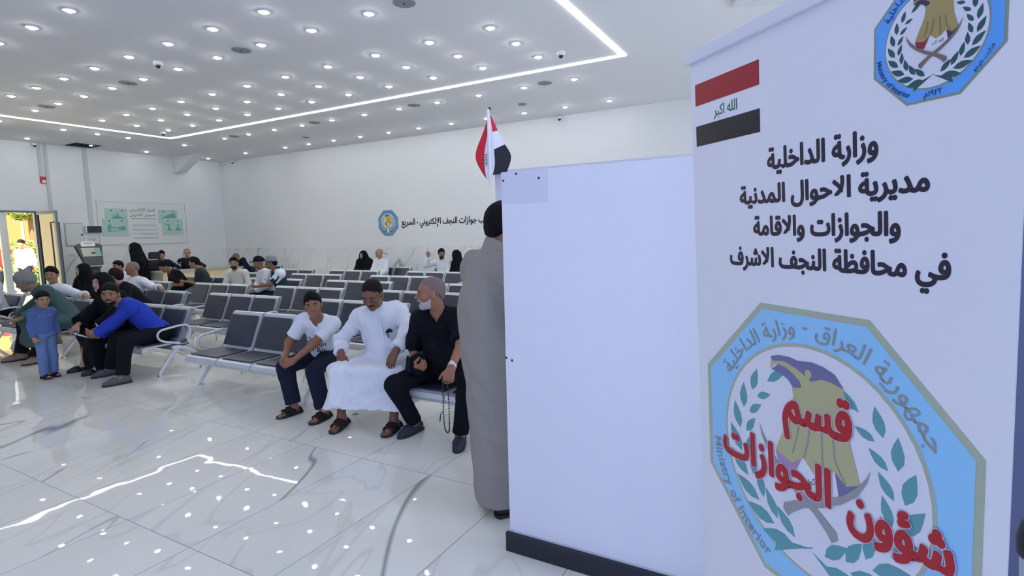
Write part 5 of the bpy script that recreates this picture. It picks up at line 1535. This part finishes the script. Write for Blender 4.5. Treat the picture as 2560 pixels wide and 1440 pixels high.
for v in (.44, .36, .28):
    _, pp = patch(f, rb, rb, [(-.006, v - .006), (.006, v - .006), (.006, v + .006), (-.006, v + .006)], mat('button', rgb(200, 204, 212), .4), 'button', .005)
_, pp = patch(f, rb, rb, [(.07, .305)], C_WHITE, 'pen_loop') if False else (None, None)
f.sandals(r, cloth('sandal_brown_strap', 52, 40, 40, .05), mat('brown_sole', rgb(58, 46, 44), .8))
ROBEMAN = (f, rb)
# spectacles hanging from the chest pocket
dg = bpy.context.evaluated_depsgraph_get(); dg.update(); bv = BVHTree.FromObject(rb, dg)
def on_chest(a, b, off):
    o = f.P + f.u * b + f.L * a + f.f * .5 - f.base; h = bv.ray_cast(Vector(o), Vector(-f.f), 1.0)
    return Vector(h[0]) + Vector(f.f) * off + Vector(f.base)
g0 = on_chest(.055, .32, .012)
g = empty('spectacles', tuple(g0))
inv = lambda p: Vector(p) - Vector(g0)
MB().tube([inv(p) for p in smooth_path([on_chest(.048, .32, .010), on_chest(.050, .27, .012), on_chest(.060, .23, .014), on_chest(.075, .195, .012)], 4)], .004, 8).build('temple_arm', M_BLACK, g)
q = MB(); c0 = on_chest(.060, .328, .008)
q.prism([inv(c0 + Vector(f.L) * a + Vector(f.u) * b) for a, b in ((-.028, -.008), (.032, -.008), (.032, .006), (.02, .022), (.0, .026), (-.016, .018), (-.028, .004))], Vector(f.f) * .010)
q.build('folded_frame', M_BLACK, g)
tag(g, 'black folded spectacles hooked on the chest pocket of the white robe', 'spectacles')

# -- man in black ----------------------------------------------------------
B0 = (-2.68, 3.64, 0)
r = person('man', B0, 'grey-haired man in black shirt and trousers, head turned left, white watch on wrist')
f = Fig(B0, (-2.63, 3.60, .490), face=12, lean=15, twist=6, head=(-58, 2, 0), s=.98, hs=1.06, vox=.0075, sk=(160, 112, 88), neckfwd=.05, girth=1.08, hip_w=.11, shw=.168)
f.leg(-1, (-2.80, 3.35, .08), hint=(-.25, -1, .4), toe=(-.06, -1, 0)); f.leg(1, (-2.32, 3.30, .08), hint=(1.0, -1, .5), toe=(.5, -1, 0))
f.arm(1, (-2.275, 3.15, .63), hint=(1, .35, -.1), d=(-.12, -.30, -.94), n=(-.55, .7, -.1), curl=(38, 50, 35), thumb=.6)
f.arm(-1, (-2.71, 3.27, .565), hint=(-.7, .5, -.6), d=(.95, -.25, .12), n=(-.1, .6, .75), curl=(45, 50, 35), thumb=.5)
f.body(r, nose=1.06)
f.hair(r, M_HGRY, t=.0018, up=.004, fwd=-.022, side=.01, wr=.0004)
f.eyes(r, look=(.1, 0)).face_marks(r, mat('dark_brow', rgb(60, 52, 50), .7))
f.beard(r, M_BGRY, t=.005, c=.004, moust=True)
blk = f.top(r, C_BLACK, e=.022, sleeve='short', frac=.98, hem=-.08, belly=.04, loose=.014, vneck=.075, neck=.068, name='shirt', wr=.006)
f.trousers(r, C_BLKTR, e=.010, loose=.015, hem=.085)
f.shoes(r, mat('black_canvas_shoe', rgb(40, 44, 58), .75))
S = Soft(.006); S.chain([f.N + f.f * .075 - f.L * .02 - f.u * .05, f.N + f.f * .03 - f.L * .075 + f.u * .02, f.N - f.f * .055 - f.L * .03 + f.u * .03, f.N - f.f * .055 + f.L * .03 + f.u * .03, f.N + f.f * .03 + f.L * .075 + f.u * .02, f.N + f.f * .075 + f.L * .02 - f.u * .05], [.012] * 6, .01)
S.build('collar', C_BLACK, r, f.base)
w = f.wr[1] + (f.elb[1] - f.wr[1]) * .10; wd = unit(f.elb[1] - f.wr[1])
wo = MB().lathe(tuple(w - f.base), [(.029, -.011), (.034, -.008), (.034, .008), (.029, .011)], 18, axis=tuple(wd)).build('watch_strap', mat('white_watch_strap', rgb(225, 226, 232), .35), r)
wf = unit(V3(.3, -.9, .3) - wd * (V3(.3, -.9, .3) @ wd))
MB().lathe(tuple(w - f.base + wf * .030), [(.020, 0), (.021, .006), (.017, .010)], 18, axis=tuple(wf)).build('watch_case', M_CHROME, wo)
# black cap draped over the right forearm
cc = f.wr[-1] * .70 + f.elb[-1] * .30 + V3(.055, -.03, .0)
hat = empty('black_cap', tuple(cc)); S = Soft(.007)
S.ell(cc + V3(0, 0, -.01), (.078, .070, .088), None, .02); S.field(); S.wrinkle(.004, 60, 9); S.build('crown', C_BLKTR, hat, tuple(cc))
S = Soft(.006); S.quad(cc + V3(-.045, -.06, .06), cc + V3(-.01, -.08, .055), cc + V3(-.01, -.085, -.045), cc + V3(-.06, -.065, -.04), .007, .01); S.quad(cc + V3(-.075, -.03, .045), cc + V3(-.045, -.06, .06), cc + V3(-.06, -.065, -.04), cc + V3(-.082, -.03, -.03), .007, .01); S.build('brim', C_NAVY, hat, tuple(cc))
tag(hat, 'black cap draped over the right forearm of the man in black', 'cap')
# prayer beads
hb0 = f.wr[1] + V3(-.02, -.055, -.115)
pb = empty('prayer_beads', tuple(hb0))
loop = smooth_path([(-.018, 0, .03), (-.022, 0, -.08), (-.022, 0, -.22), (-.018, .004, -.32), (-.002, .006, -.352), (.020, .004, -.335), (.028, 0, -.25), (.028, 0, -.10), (.020, 0, .03)], 7)
bm_ = MB(); acc = 0; last = loop[0]
MB().tube(loop, .0022, 6).build('string', M_BLACK, pb)
M_BEAD = mat('dark_green_beads', rgb(26, 46, 42), .35); BEADS = MB()
for p in loop:
    BEADS.sphere(tuple(p), .0058, 7, 5)
BEADS.build('beads', M_BEAD, pb)['kind'] = 'stuff'
ts = MB()
for dx, dy, dz in ((-.055, 0, -.245), (-.066, .01, -.265), (-.048, -.008, -.272), (-.060, 0, -.285)):
    ts.tube(smooth_path([(-.022, 0, -.20), (-.045, 0, -.215), (dx, dy, dz)], 3), .0026, 6)
ts.build('tassel', M_BEAD, pb)
tag(pb, 'loop of dark prayer beads with a tassel hanging from a hand', 'prayer beads')

# -- man in blue shirt -----------------------------------------------------
B0 = (-7.02, 3.62, 0)
r = person('man', B0, 'bearded man in bright blue shirt leaning forward with elbows near his knees')
f = Fig(B0, (-6.96, 3.64, .485), face=-20, lean=39, tilt=1, head=(68, 4, 0), s=1.0, hs=1.04, vox=.009, sk=(142, 104, 82), neckfwd=.06)
f.leg(1, (-6.80, 3.10, .08), hint=(.1, -1, .5), toe=(-.2, -1, 0)); f.leg(-1, (-7.38, 3.24, .08), hint=(-.2, -1, .5), toe=(-.1, -1, 0))
f.arm(1, (-7.34, 3.06, .49), hint=(.6, .1, -.8), d=(-.85, -.2, -.05), n=(-.1, .3, .9), curl=(25, 35, 25), thumb=.6)
f.arm(-1, (-7.40, 3.17, .49), hint=(-.8, .3, -.6), d=(-.8, -.45, .0), n=(.2, -.2, .9), curl=(25, 35, 25), thumb=.6)
f.body(r); f.hair(r, M_HBRN, t=.009, top=.018, wr=.004); f.eyes(r).face_marks(r, M_HBRN); f.beard(r, M_HBRN, t=.002, wr=.0006)
f.top(r, cloth('bright_blue_cotton', 44, 66, 176, .12, 26), e=.018, sleeve='long', frac=.92, hem=-.10, loose=.012, wr=.006, name='shirt', stand=.025)
f.trousers(r, C_BLKTR, loose=.018, hem=.10); f.shoes(r, mat('grey_slip_on', rgb(84, 88, 96), .8))
ph = MB().obox((0, 0, 0), unit((-.9, -.25, .15)) * .07, unit((.2, -.75, .5)) * .035, unit(np.cross((-.9, -.25, .15), (.2, -.75, .5))) * .004).build('phone_body', mat('phone_white', rgb(225, 228, 232), .25), None, bevel=.003)
ph.name = 'phone'; ph.location = (-7.50, 3.03, .515)
tag(ph, 'white phone held in both hands by the man in the blue shirt', 'phone')

# -- small boy in denim ----------------------------------------------------
B0 = (-7.98, 2.86, 0)
r = person('boy', B0, 'small boy standing in denim jacket and jeans beside the seated woman')
f = Fig(B0, (-7.98, 2.86, .525), face=100, lean=0, head=(-14, 8, 0), s=.57, hs=.80, vox=.0075, sk=(166, 126, 98), girth=1.10)
pl = f.L0
f.leg(1, V3(-7.98, 2.86, .045) + pl * .055, hint=(1, 0, 0)); f.leg(-1, V3(-7.98, 2.86, .045) - pl * .055 + f.F0 * .02, hint=(1, 0, 0))
f.arm(-1, V3(*f.sh[-1]) + V3(0, 0, -.285) - pl * .03 + f.F0 * .04, hint=(-1, 0, 0), d=f.F0 * .3 - f.U0, n=pl, curl=(25, 25, 20))
f.arm(1, V3(*f.sh[1]) + V3(0, 0, -.29) + pl * .05, hint=(-1, 0, 0), d=(.1, .05, -1), n=-pl, curl=(20, 25, 20))
f.body(r, toes=False); f.hair(r, M_HBRN, t=.014, top=.010, wr=.003); f.eyes(r).face_marks(r, M_HBRN)
C_DEN = cloth('blue_denim_jacket', 84, 104, 160, .15, 60); C_DEN2 = cloth('blue_denim_jeans', 104, 128, 178, .15, 60)
jk = f.top(r, C_DEN, e=.010, sleeve='long', frac=.96, hem=-.12, loose=.008, k=.035, wr=.0025, name='denim_jacket', stand=.04, neck=.056)
for v, a in ((.12, -.05), (.12, .05), (.30, -.045), (.30, .045)): patch(f, jk, jk, [(a - .03, v * .8), (a + .03, v * .8), (a + .03, v * .8 - .018), (a - .03, v * .8 - .018)], C_DEN2, 'pocket_flap')
f.trousers(r, C_DEN2, e=.010, loose=.016, hem=.05, k=.015); f.sandals(r, cloth('child_sandal', 44, 40, 48, .05), M_SOLE)

# -- veiled woman in front -------------------------------------------------
B0 = (-7.74, 3.62, 0)
r = person('woman', B0, 'veiled woman in black seated between the denim boy and the man in blue')
f = Fig(B0, (-7.78, 3.64, .485), face=-6, lean=16, tilt=-3, head=(22, -2, 0), s=.90, hs=.98, vox=.010, sk=(186, 146, 120))
f.leg(1, (-7.62, 3.22, .07)); f.leg(-1, (-7.98, 3.22, .07))
f.arm(-1, (-7.90, 3.18, .60), hint=(-.8, .2, -.5), d=(.15, -.75, -.5), n=(0, .4, -.9), curl=(12, 20, 18)); f.arm(1, (-7.58, 3.25, .56), hint=(.8, .2, -.5), d=(-.3, -.7, -.4), n=(0, .3, -.9))
f.body(r); f.eyes(r).face_marks(r, M_HBRN); abaya(f, r, C_ABAYA, hemz=.05, flare=.06); f.shoes(r, mat('black_shoe', rgb(24, 24, 28), .5), h=.04)

# -- man in dark green robe ------------------------------------------------
B0 = (-9.32, 3.64, 0)
r = person('man', B0, 'hunched man in dark green robe and grey cap seated behind the denim boy')
f = Fig(B0, (-9.30, 3.64, .485), face=-14, lean=30, tilt=-14, head=(-16, 22, 0), s=1.04, hs=1.1, vox=.011, sk=(136, 112, 92), girth=1.15, hip_w=.12)
f.leg(1, (-9.10, 3.18, .08), hint=(.2, -1, .5), toe=(.1, -1, 0)); f.leg(-1, (-9.58, 3.14, .08), hint=(-.3, -1, .5), toe=(-.1, -1, 0))
f.arm(1, (-9.25, 3.06, .60), hint=(.9, .3, -.3), d=(-.6, -.6, -.1), n=(0, .2, -1)); f.arm(-1, (-9.50, 3.08, .60), hint=(-.9, .3, -.3), d=(.2, -.8, 0), n=(0, .2, 1))
C_GRN = cloth('dark_green_robe_cloth', 66, 92, 92, .12, 24)
f.body(r); f.eyes(r).face_marks(r, M_HGRY); f.beard(r, M_HGRY, t=.004)
f.hair(r, cloth('grey_knit_cap', 126, 130, 128, .2, 90), t=.016, n=(-.5, 0, 1), c=-.012, top=.02, name='knit_cap', wr=.001)
robe(f, r, C_GRN, hemz=.24, e=.03, flare=.04, belly=.05, frac=.75); f.trousers(r, C_BLKTR, loose=.02, hem=.10); f.shoes(r, mat('beige_slipper', rgb(150, 132, 116), .85))
ph = MB().obox((0, 0, 0), unit((-.7, -.6, .2)) * .07, unit((.5, -.6, .5)) * .036, unit(np.cross((-.7, -.6, .2), (.5, -.6, .5))) * .004).build('phone', mat('phone_pale', rgb(222, 226, 228), .25), None, bevel=.003); ph.location = (-9.40, 2.98, .63)
tag(ph, 'pale phone in the hands of the man in dark green', 'phone')

# -- generic seated helper for the farther rows ---------------------------
def seated(name, label, x, y, face=0, lean=8, tilt=0, head=(0, 5), s=1.0, hs=None, vox=.014, sk=(150, 112, 88), topm=None, sleeve='long', legm=None, hair=None, hair_k=None, beard=None, arms=None, veil=False, robe_m=None, feet=None, shoe=None, pz=.485, belly=0.0, cap=None, eyes=True, twist=0, kind='shirt'):
    b0 = (x, y, 0); r = person(name, b0, label)
    f = Fig(b0, (x, y, pz), face, lean, tilt, twist, head, s, hs or s * 1.05, vox, sk)
    for sd in (1, -1):
        a = V3(x, y, .08) + f.L0 * sd * .12 * s + f.F0 * .44 * s
        if feet: a = a + f.F0 * feet
        f.leg(sd, a)
    for sd in (1, -1):
        spec = (arms or {}).get(sd)
        if spec is None: f.arm(sd, f.knees[sd] + V3(0, 0, .11 * s) - f.F0 * .10 * s - f.L0 * sd * .02, d=f.F0 - V3(0, 0, .35), n=(0, 0, -1), curl=(10, 15, 12))
        else: f.arm(sd, spec[0], hint=spec[1] if len(spec) > 1 else None, d=spec[2] if len(spec) > 2 else None, n=spec[3] if len(spec) > 3 else None)
    f.body(r)
    if eyes: f.eyes(r)
    f.face_marks(r, hair or M_HBRN)
    if veil: abaya(f, r, C_ABAYA)
    else:
        if hair is not None: f.hair(r, hair, **(hair_k or dict(t=.012, top=.010)))
        if beard is not None: f.beard(r, beard[0], **beard[1])
        if robe_m is not None: f.rb = robe(f, r, robe_m, hemz=.12)
        else:
            f.tp = f.top(r, topm, e=.02, sleeve=sleeve, frac=.94 if sleeve == 'long' else .8, hem=-.05, belly=belly, loose=.014, name=kind, stand=.02 if sleeve == 'long' else 0)
            f.trousers(r, legm or C_BLKTR)
        f.shoes(r, shoe or mat('black_shoe', rgb(24, 24, 28), .5))
    return r, f

def cap_on(r, f, m, brim_m, c=.02):
    f.hair(r, m, t=.014, n=(-.12, 0, 1), c=c, top=.015, name='cap', wr=0)
    S = Soft(.007); h = f.hs
    S.quad(f.hp(.085, -.055, .034), f.hp(.085, .055, .034), f.hp(.165, .045, .022), f.hp(.165, -.045, .022), .006 * h, .01); S.build('cap_brim', brim_m, r, f.base)

# left edge, rows one and two
seated('man', 'man in pale grey shirt cut off by the left picture edge', -11.80, 3.68, face=10, lean=14, topm=cloth('pale_grey_cotton', 186, 192, 198), hair=M_HBRN)
seated('man', 'young man in white shirt, one arm along the seat backs, beside the green robe', -10.02, 3.74, face=20, lean=-8, head=(28, 4), s=.91, topm=C_WHITE, hair=M_HBLK, hair_k=dict(t=.014, top=.026, wr=.006), sk=(158, 122, 100), arms={1: ((-9.50, 3.94, .83), (.3, .4, -.3), (1, -.1, -.2), (0, 0, -1))})
seated('woman', 'veiled woman in black seated below the kiosk screen', -11.50, 4.86, face=10, lean=4, head=(-10, -2), s=.88, veil=True, sk=(190, 156, 132))
seated('man', 'dark-haired man in black shirt seen from behind the veiled woman, turned left', -9.62, 4.84, face=-30, lean=34, tilt=-4, head=(-28, 0), s=.96, topm=C_BLACK, hair=M_HBRN, hair_k=dict(t=.012, top=.024, wr=.006), sk=(170, 132, 110))
seated('man', 'balding man in white shirt with his arm laid along the seat backs', -10.20, 4.92, face=15, lean=-12, head=(-35, 2), s=.93, topm=C_WHITE, hair=M_HGRY, hair_k=dict(t=.003, up=.022, fwd=-.035, wr=.0006), sk=(146, 108, 88), arms={1: ((-9.62, 5.06, .83), (.2, .3, -.4), (1, .0, -.25), (0, 0, -1))})
seated('man', 'man in white shirt mostly hidden behind the balding man, only dark hair showing', -12.66, 6.02, face=10, lean=8, s=.88, topm=C_WHITE, hair=M_HBLK)

# fourth row
r, f = seated('man', 'young man in black printed t-shirt bent forward over his knees', -12.48, 7.20, face=-12, lean=34, head=(4, 34), s=1.0, topm=C_BLACK, sleeve='short', hair=M_HBLK, hair_k=dict(t=.012, top=.022, wr=.005), sk=(140, 104, 80), kind='t_shirt')
M_PGR = mat('pale_shirt_print', rgb(150, 120, 116), .8)
print_on(f, f.tp, f.tp, None, 0, 0, 0, 0, 0, M_PGR, 'shirt_print', polys=[[(-.10, .20), (-.03, .18), (-.02, .26), (-.06, .32), (-.11, .28)], [(.01, .17), (.06, .19), (.05, .29), (.02, .31)]])
r, f = seated('man', 'young man in charcoal t-shirt and jeans seated in profile facing left', -11.66, 7.20, face=-42, lean=20, head=(-4, 8), s=.95, topm=cloth('charcoal_tshirt', 50, 54, 60), sleeve='short', legm=cloth('grey_blue_jeans', 84, 98, 122), hair=M_HBLK, hair_k=dict(t=.014, top=.022, wr=.005), sk=(150, 112, 90), kind='t_shirt', arms={1: ((-11.98, 6.90, .70), (.5, .3, -.8), (-.7, -.6, 0), (0, 0, 1))})
seated('man', 'bearded man in cream robe facing the camera in the fourth row', -10.50, 7.18, face=26, lean=20, head=(22, 2), s=.95, robe_m=C_CREAM, hair=M_HBLK, hair_k=dict(t=.012, top=.014), beard=(M_HBLK, dict(t=.005)), sk=(164, 124, 98))
r, f = seated('man', 'youth in white shirt and black cap, mostly behind the youth in the green jersey', -9.66, 7.22, face=-18, lean=12, head=(-22, 4), s=.93, topm=C_WHITE, hair=None, sk=(140, 100, 78))
cap_on(r, f, C_BLKTR, C_BLKTR)
C_JGRN = cloth('dark_green_jersey', 28, 62, 66, .12, 30)
r, f = seated('man', 'youth in green and white jersey and grey cap looking left', -9.17, 7.18, face=-16, lean=16, head=(-26, 4), s=.96, topm=C_JGRN, sleeve='short', hair=M_HBLK, hair_k=dict(t=.012, back=.012), sk=(132, 94, 74), kind='jersey', arms={1: ((-9.37, 6.74, .68), (.6, .3, -.6), (-.6, -.7, -.1), (0, 0, 1)), -1: ((-9.45, 6.80, .67), (-.8, .3, -.5), (-.2, -.8, 0), (0, 0, 1))})
cap_on(r, f, cloth('grey_cap_cloth', 122, 132, 136), cloth('grey_cap_cloth', 122, 132, 136))
for sd in (1, -1):
    S = Soft(.013); a = f.sh[sd]; e_ = a + (f.elb[sd] - a) * .8
    S.cone(a + f.u * .03 - f.L * sd * .03, a, .075, .088, .03); S.cone(a, e_, .090, .076, .03, flat=True); S.cone(f.N - f.u * .01, a, .060, .085, .03)
    S.cone(f.N - f.u * .03, f.N + f.u * .14 + f.f * .05, .064, .068, .01, True)
    so = S.build('white_sleeve', C_WHITE, r, f.base)
    q = MB(); pth = smooth_path([f.N + f.L * sd * .07 + f.u * .055, a + f.u * .088 + f.L * sd * .0, a + (f.elb[sd] - a) * .4 + f.L * sd * .089 + f.u * .02, e_ + f.L * sd * .079], 5)
    q.tube([p - Vector(f.base) for p in pth], .016, 8); q.build('sleeve_stripe', C_JGRN, so)
ph = MB().obox((0, 0, 0), V3(-.07, -.02, .01), V3(.01, -.036, .02), V3(0, .002, .004)).build('phone', M_BLACK, None, bevel=.003); ph.location = (-9.55, 6.70, .70)
tag(ph, 'black phone held low by the youth in the green and white jersey', 'phone')

# back wall row
seated('woman', 'veiled woman in black at the back wall beside the bald man in white', -10.54, 10.86, face=10, lean=5, head=(-6, 0), s=.87, veil=True, vox=.017, sk=(190, 150, 124))
seated('man', 'bald man in white shirt seated against the back wall', -9.95, 10.86, face=8, lean=4, head=(-28, 0), s=.94, topm=C_WHITE, hair=None, vox=.017, sk=(170, 124, 102), belly=.04)
r, f = seated('man', 'man with beard and glasses in white shirt raising one hand at the back wall', -7.98, 10.86, face=15, lean=6, head=(38, 10), s=.93, topm=C_WHITE, hair=M_HBLK, beard=(M_HBLK, dict(t=.005)), vox=.017, sk=(160, 116, 92), arms={-1: ((-8.18, 10.55, 1.06), (-.6, 0, -1), (-.1, -.1, 1), (.5, -.6, 0))})
gl = MB()
for b in (-1, 1):
    c = f.hp(.100, b * .034, .0) - f.base
    gl.tube([Vector(c + (f.hl * math.cos(t) * .026 + f.hu * math.sin(t) * .02)) for t in [2 * PI * k / 14 for k in range(14)]], .0022, 6, closed=True)
    gl.tube([Vector(f.hp(.098, b * .060, .004) - f.base), Vector(f.hp(.0, b * .084, .004) - f.base)], .002, 6)
gl.build('glasses', M_BLACK, r)
seated('woman', 'veiled woman in black at the back wall facing the man with raised hand', -7.44, 10.86, face=-30, lean=8, head=(-35, 0), s=.88, veil=True, vox=.017, sk=(180, 150, 130))
seated('man', 'shaven-headed man in navy uniform bending over on the bench by the room corner', -15.42, 10.86, face=-20, lean=24, tilt=-32, head=(-10, 20), s=1.0, topm=C_NAVY, hair=M_HGRY, hair_k=dict(t=.003, up=.012, fwd=-.035, wr=0), vox=.017, sk=(156, 116, 90))

# officers behind the desk, with their stools
def officer(x, y, label, face, lean, head, hair, hk, sk, glasses=False):
    r, f = seated('officer', label, x, y, face=face, lean=lean, head=head, s=1.02, topm=C_NAVY, hair=hair, hair_k=hk, vox=.015, sk=sk, kind='uniform_jacket', arms={1: ((x + .42, y + .12, .80), (0, 1, -.5), (1, -.2, 0), (0, 0, -1)), -1: ((x + .42, y - .12, .80), (0, -1, -.5), (1, .2, 0), (0, 0, -1))}, pz=.50)
    for sd in (1, -1):
        p = f.sh[sd] + (f.elb[sd] - f.sh[sd]) * .45; o = unit(f.L0 * sd + f.F0 * .6)
        MB().obox(tuple(p + o * .085 - f.base), tuple(np.cross(f.U0, o) * .032), tuple(f.U0 * .012), tuple(o * .006)).build('arm_patch', M_PAPER, r)
    for sd in (1, -1):
        p = f.sh[sd]; MB().tube([v - Vector(f.base) for v in smooth_path([p + f.f * .06 + f.u * .03, p + f.f * .13 - f.u * .08 - f.L0 * sd * .02, p + f.f * .12 - f.u * .16 + f.L0 * sd * .05, p + f.L0 * sd * .09 - f.u * .06], 4)], .006, 6).build('shoulder_cord', mat('grey_cord', rgb(110, 112, 120), .7), r) if sd == 1 else None
    if glasses:
        gl = MB()
        for b in (-1, 1):
            c = f.hp(.104, b * .034, .002) - f.base
            gl.tube([Vector(c + (f.hl * math.cos(t) * .028 + f.hu * math.sin(t) * .018)) for t in [2 * PI * k / 12 for k in range(12)]], .004, 6, closed=True)
        gl.build('glasses', mat('red_frames', rgb(160, 40, 40), .4), r)
    st = empty('stool', (x, y, 0))
    MB().lathe((0, 0, .30), [(.17, 0), (.19, .02), (.19, .06), (.16, .085)], 18).build('seat', M_LEATH, st)
    MB().tube([(0, 0, .02), (0, 0, .31)], .03, 10).build('column', M_CHROME, st); MB().lathe((0, 0, 0), [(.22, 0), (.22, .015), (.05, .03)], 18).build('base', M_CHROME, st)
    tag(st, 'round black stool under the ' + ('bespectacled' if glasses else 'dark-haired') + ' officer behind the desk', 'stool')
officer(-16.62, 8.86, 'dark-haired officer in navy uniform at the desk looking down', 70, 10, (0, 16), M_HBLK, dict(t=.008, top=.008), (190, 140, 118))
officer(-16.60, 9.62, 'balding officer in navy uniform with red-framed glasses behind the desk', 60, -2, (6, 2), M_HGRY, dict(t=.003, up=.012, fwd=-.035, wr=0), (198, 146, 130), True)

# standing veiled woman near the desk
B0 = (-15.75, 7.88, 0)
r = person('woman', B0, 'veiled woman in black standing by the office chair, facing left')
f = Fig(B0, (-15.75, 7.88, .82), face=-35, lean=6, head=(22, 4), s=.885, hs=.95, vox=.016, sk=(190, 156, 132))
for sd in (1, -1): f.leg(sd, V3(-15.75, 7.88, .07) + f.L0 * sd * .09, hint=f.F0); f.arm(sd, f.P + f.L0 * sd * .17 + f.F0 * .12 + V3(0, 0, .12), hint=f.L0 * sd - f.F0)
f.body(r); f.eyes(r).face_marks(r, M_HBRN); abaya(f, r, C_ABAYA, seated=False); f.shoes(r, mat('black_shoe', rgb(24, 24, 28), .5))

# man in grey robe standing behind the partition, seen from behind
B0 = (-1.585, 2.60, 0)
r = person('man', B0, 'man in long grey robe standing with his back turned behind the white partition')
f = Fig(B0, (-1.585, 2.60, .93), face=150, lean=2, head=(6, 6), s=1.01, hs=1.05, vox=.008, sk=(150, 108, 84), girth=1.05)
for sd in (1, -1):
    f.leg(sd, V3(-1.545, 2.60, .08) + f.L0 * sd * .075, hint=f.F0); f.arm(sd, f.sh[sd] + V3(0, 0, -.33) + f.L0 * sd * .02 + f.F0 * .24, hint=f.L0 * sd - f.F0 * .6, d=f.F0 - V3(0, 0, .2), n=(0, 0, -1))
f.body(r); f.hair(r, M_HBLK, t=.013, top=.012, back=.004, wr=.003); f.eyes(r).face_marks(r, M_HBLK)
S = Soft(.009); f.torso_prims(S, .032, .02, .07); f.arm_prims(S, .03, 2, True, .06, .93, .02)
S.cone(f.N - f.u * .05, f.N + f.u * .05 + f.f * .012, .094, .082, .03)
g0 = V3(-1.545, 2.59, .075)
for sd in (1, -1): S.cone(f.P + f.L0 * sd * .06 + f.u * .22, g0 + f.L0 * sd * .055, .150, .105, .08)
S.cone(f.P - f.F0 * .01 + f.u * .25, g0 - f.F0 * .02, .160, .125, .08)
S.cone(f.N + f.u * .02, f.N + f.u * .16 + f.f * .04, .060, .064, .008, True); S.cut((0, 0, .075), (0, 0, -1)); S.field(); S.wrinkle(.011, 22, 12, (1, 1, .45)); rb = S.build('robe', C_GREY, r, f.base)
f.shoes(r, mat('black_shoe', rgb(24, 24, 28), .5))

# people outside the entrance
def stroller(x, y, label, topm, capm, sk, face):
    b0 = (x, y, -.02); r = person('person', b0, label); f = Fig(b0, (x, y, .90), face=face, s=1.0, hs=1.05, vox=.02, sk=sk)
    for sd in (1, -1): f.leg(sd, V3(x, y, .06) + f.L0 * sd * .10 + f.F0 * sd * .12, hint=f.F0); f.arm(sd, f.sh[sd] + V3(0, 0, -.5) + f.F0 * -sd * .12, hint=-f.F0)
    f.body(r); f.hair(r, capm, t=.014, n=(-.3, 0, 1), c=.01, top=.012); f.top(r, topm, e=.025, hem=-.1); f.trousers(r, C_JEANS); f.shoes(r, mat('black_shoe', rgb(24, 24, 28), .5))
stroller(-21.5, 7.42, 'person in white shirt and dark cap walking outside the open door', C_WHITE, C_BLKTR, (176, 120, 92), 40)
stroller(-23.5, 7.55, 'person in red shirt outside, half behind the white door post', cloth('red_shirt', 190, 40, 40), M_HBLK, (150, 110, 90), 100)
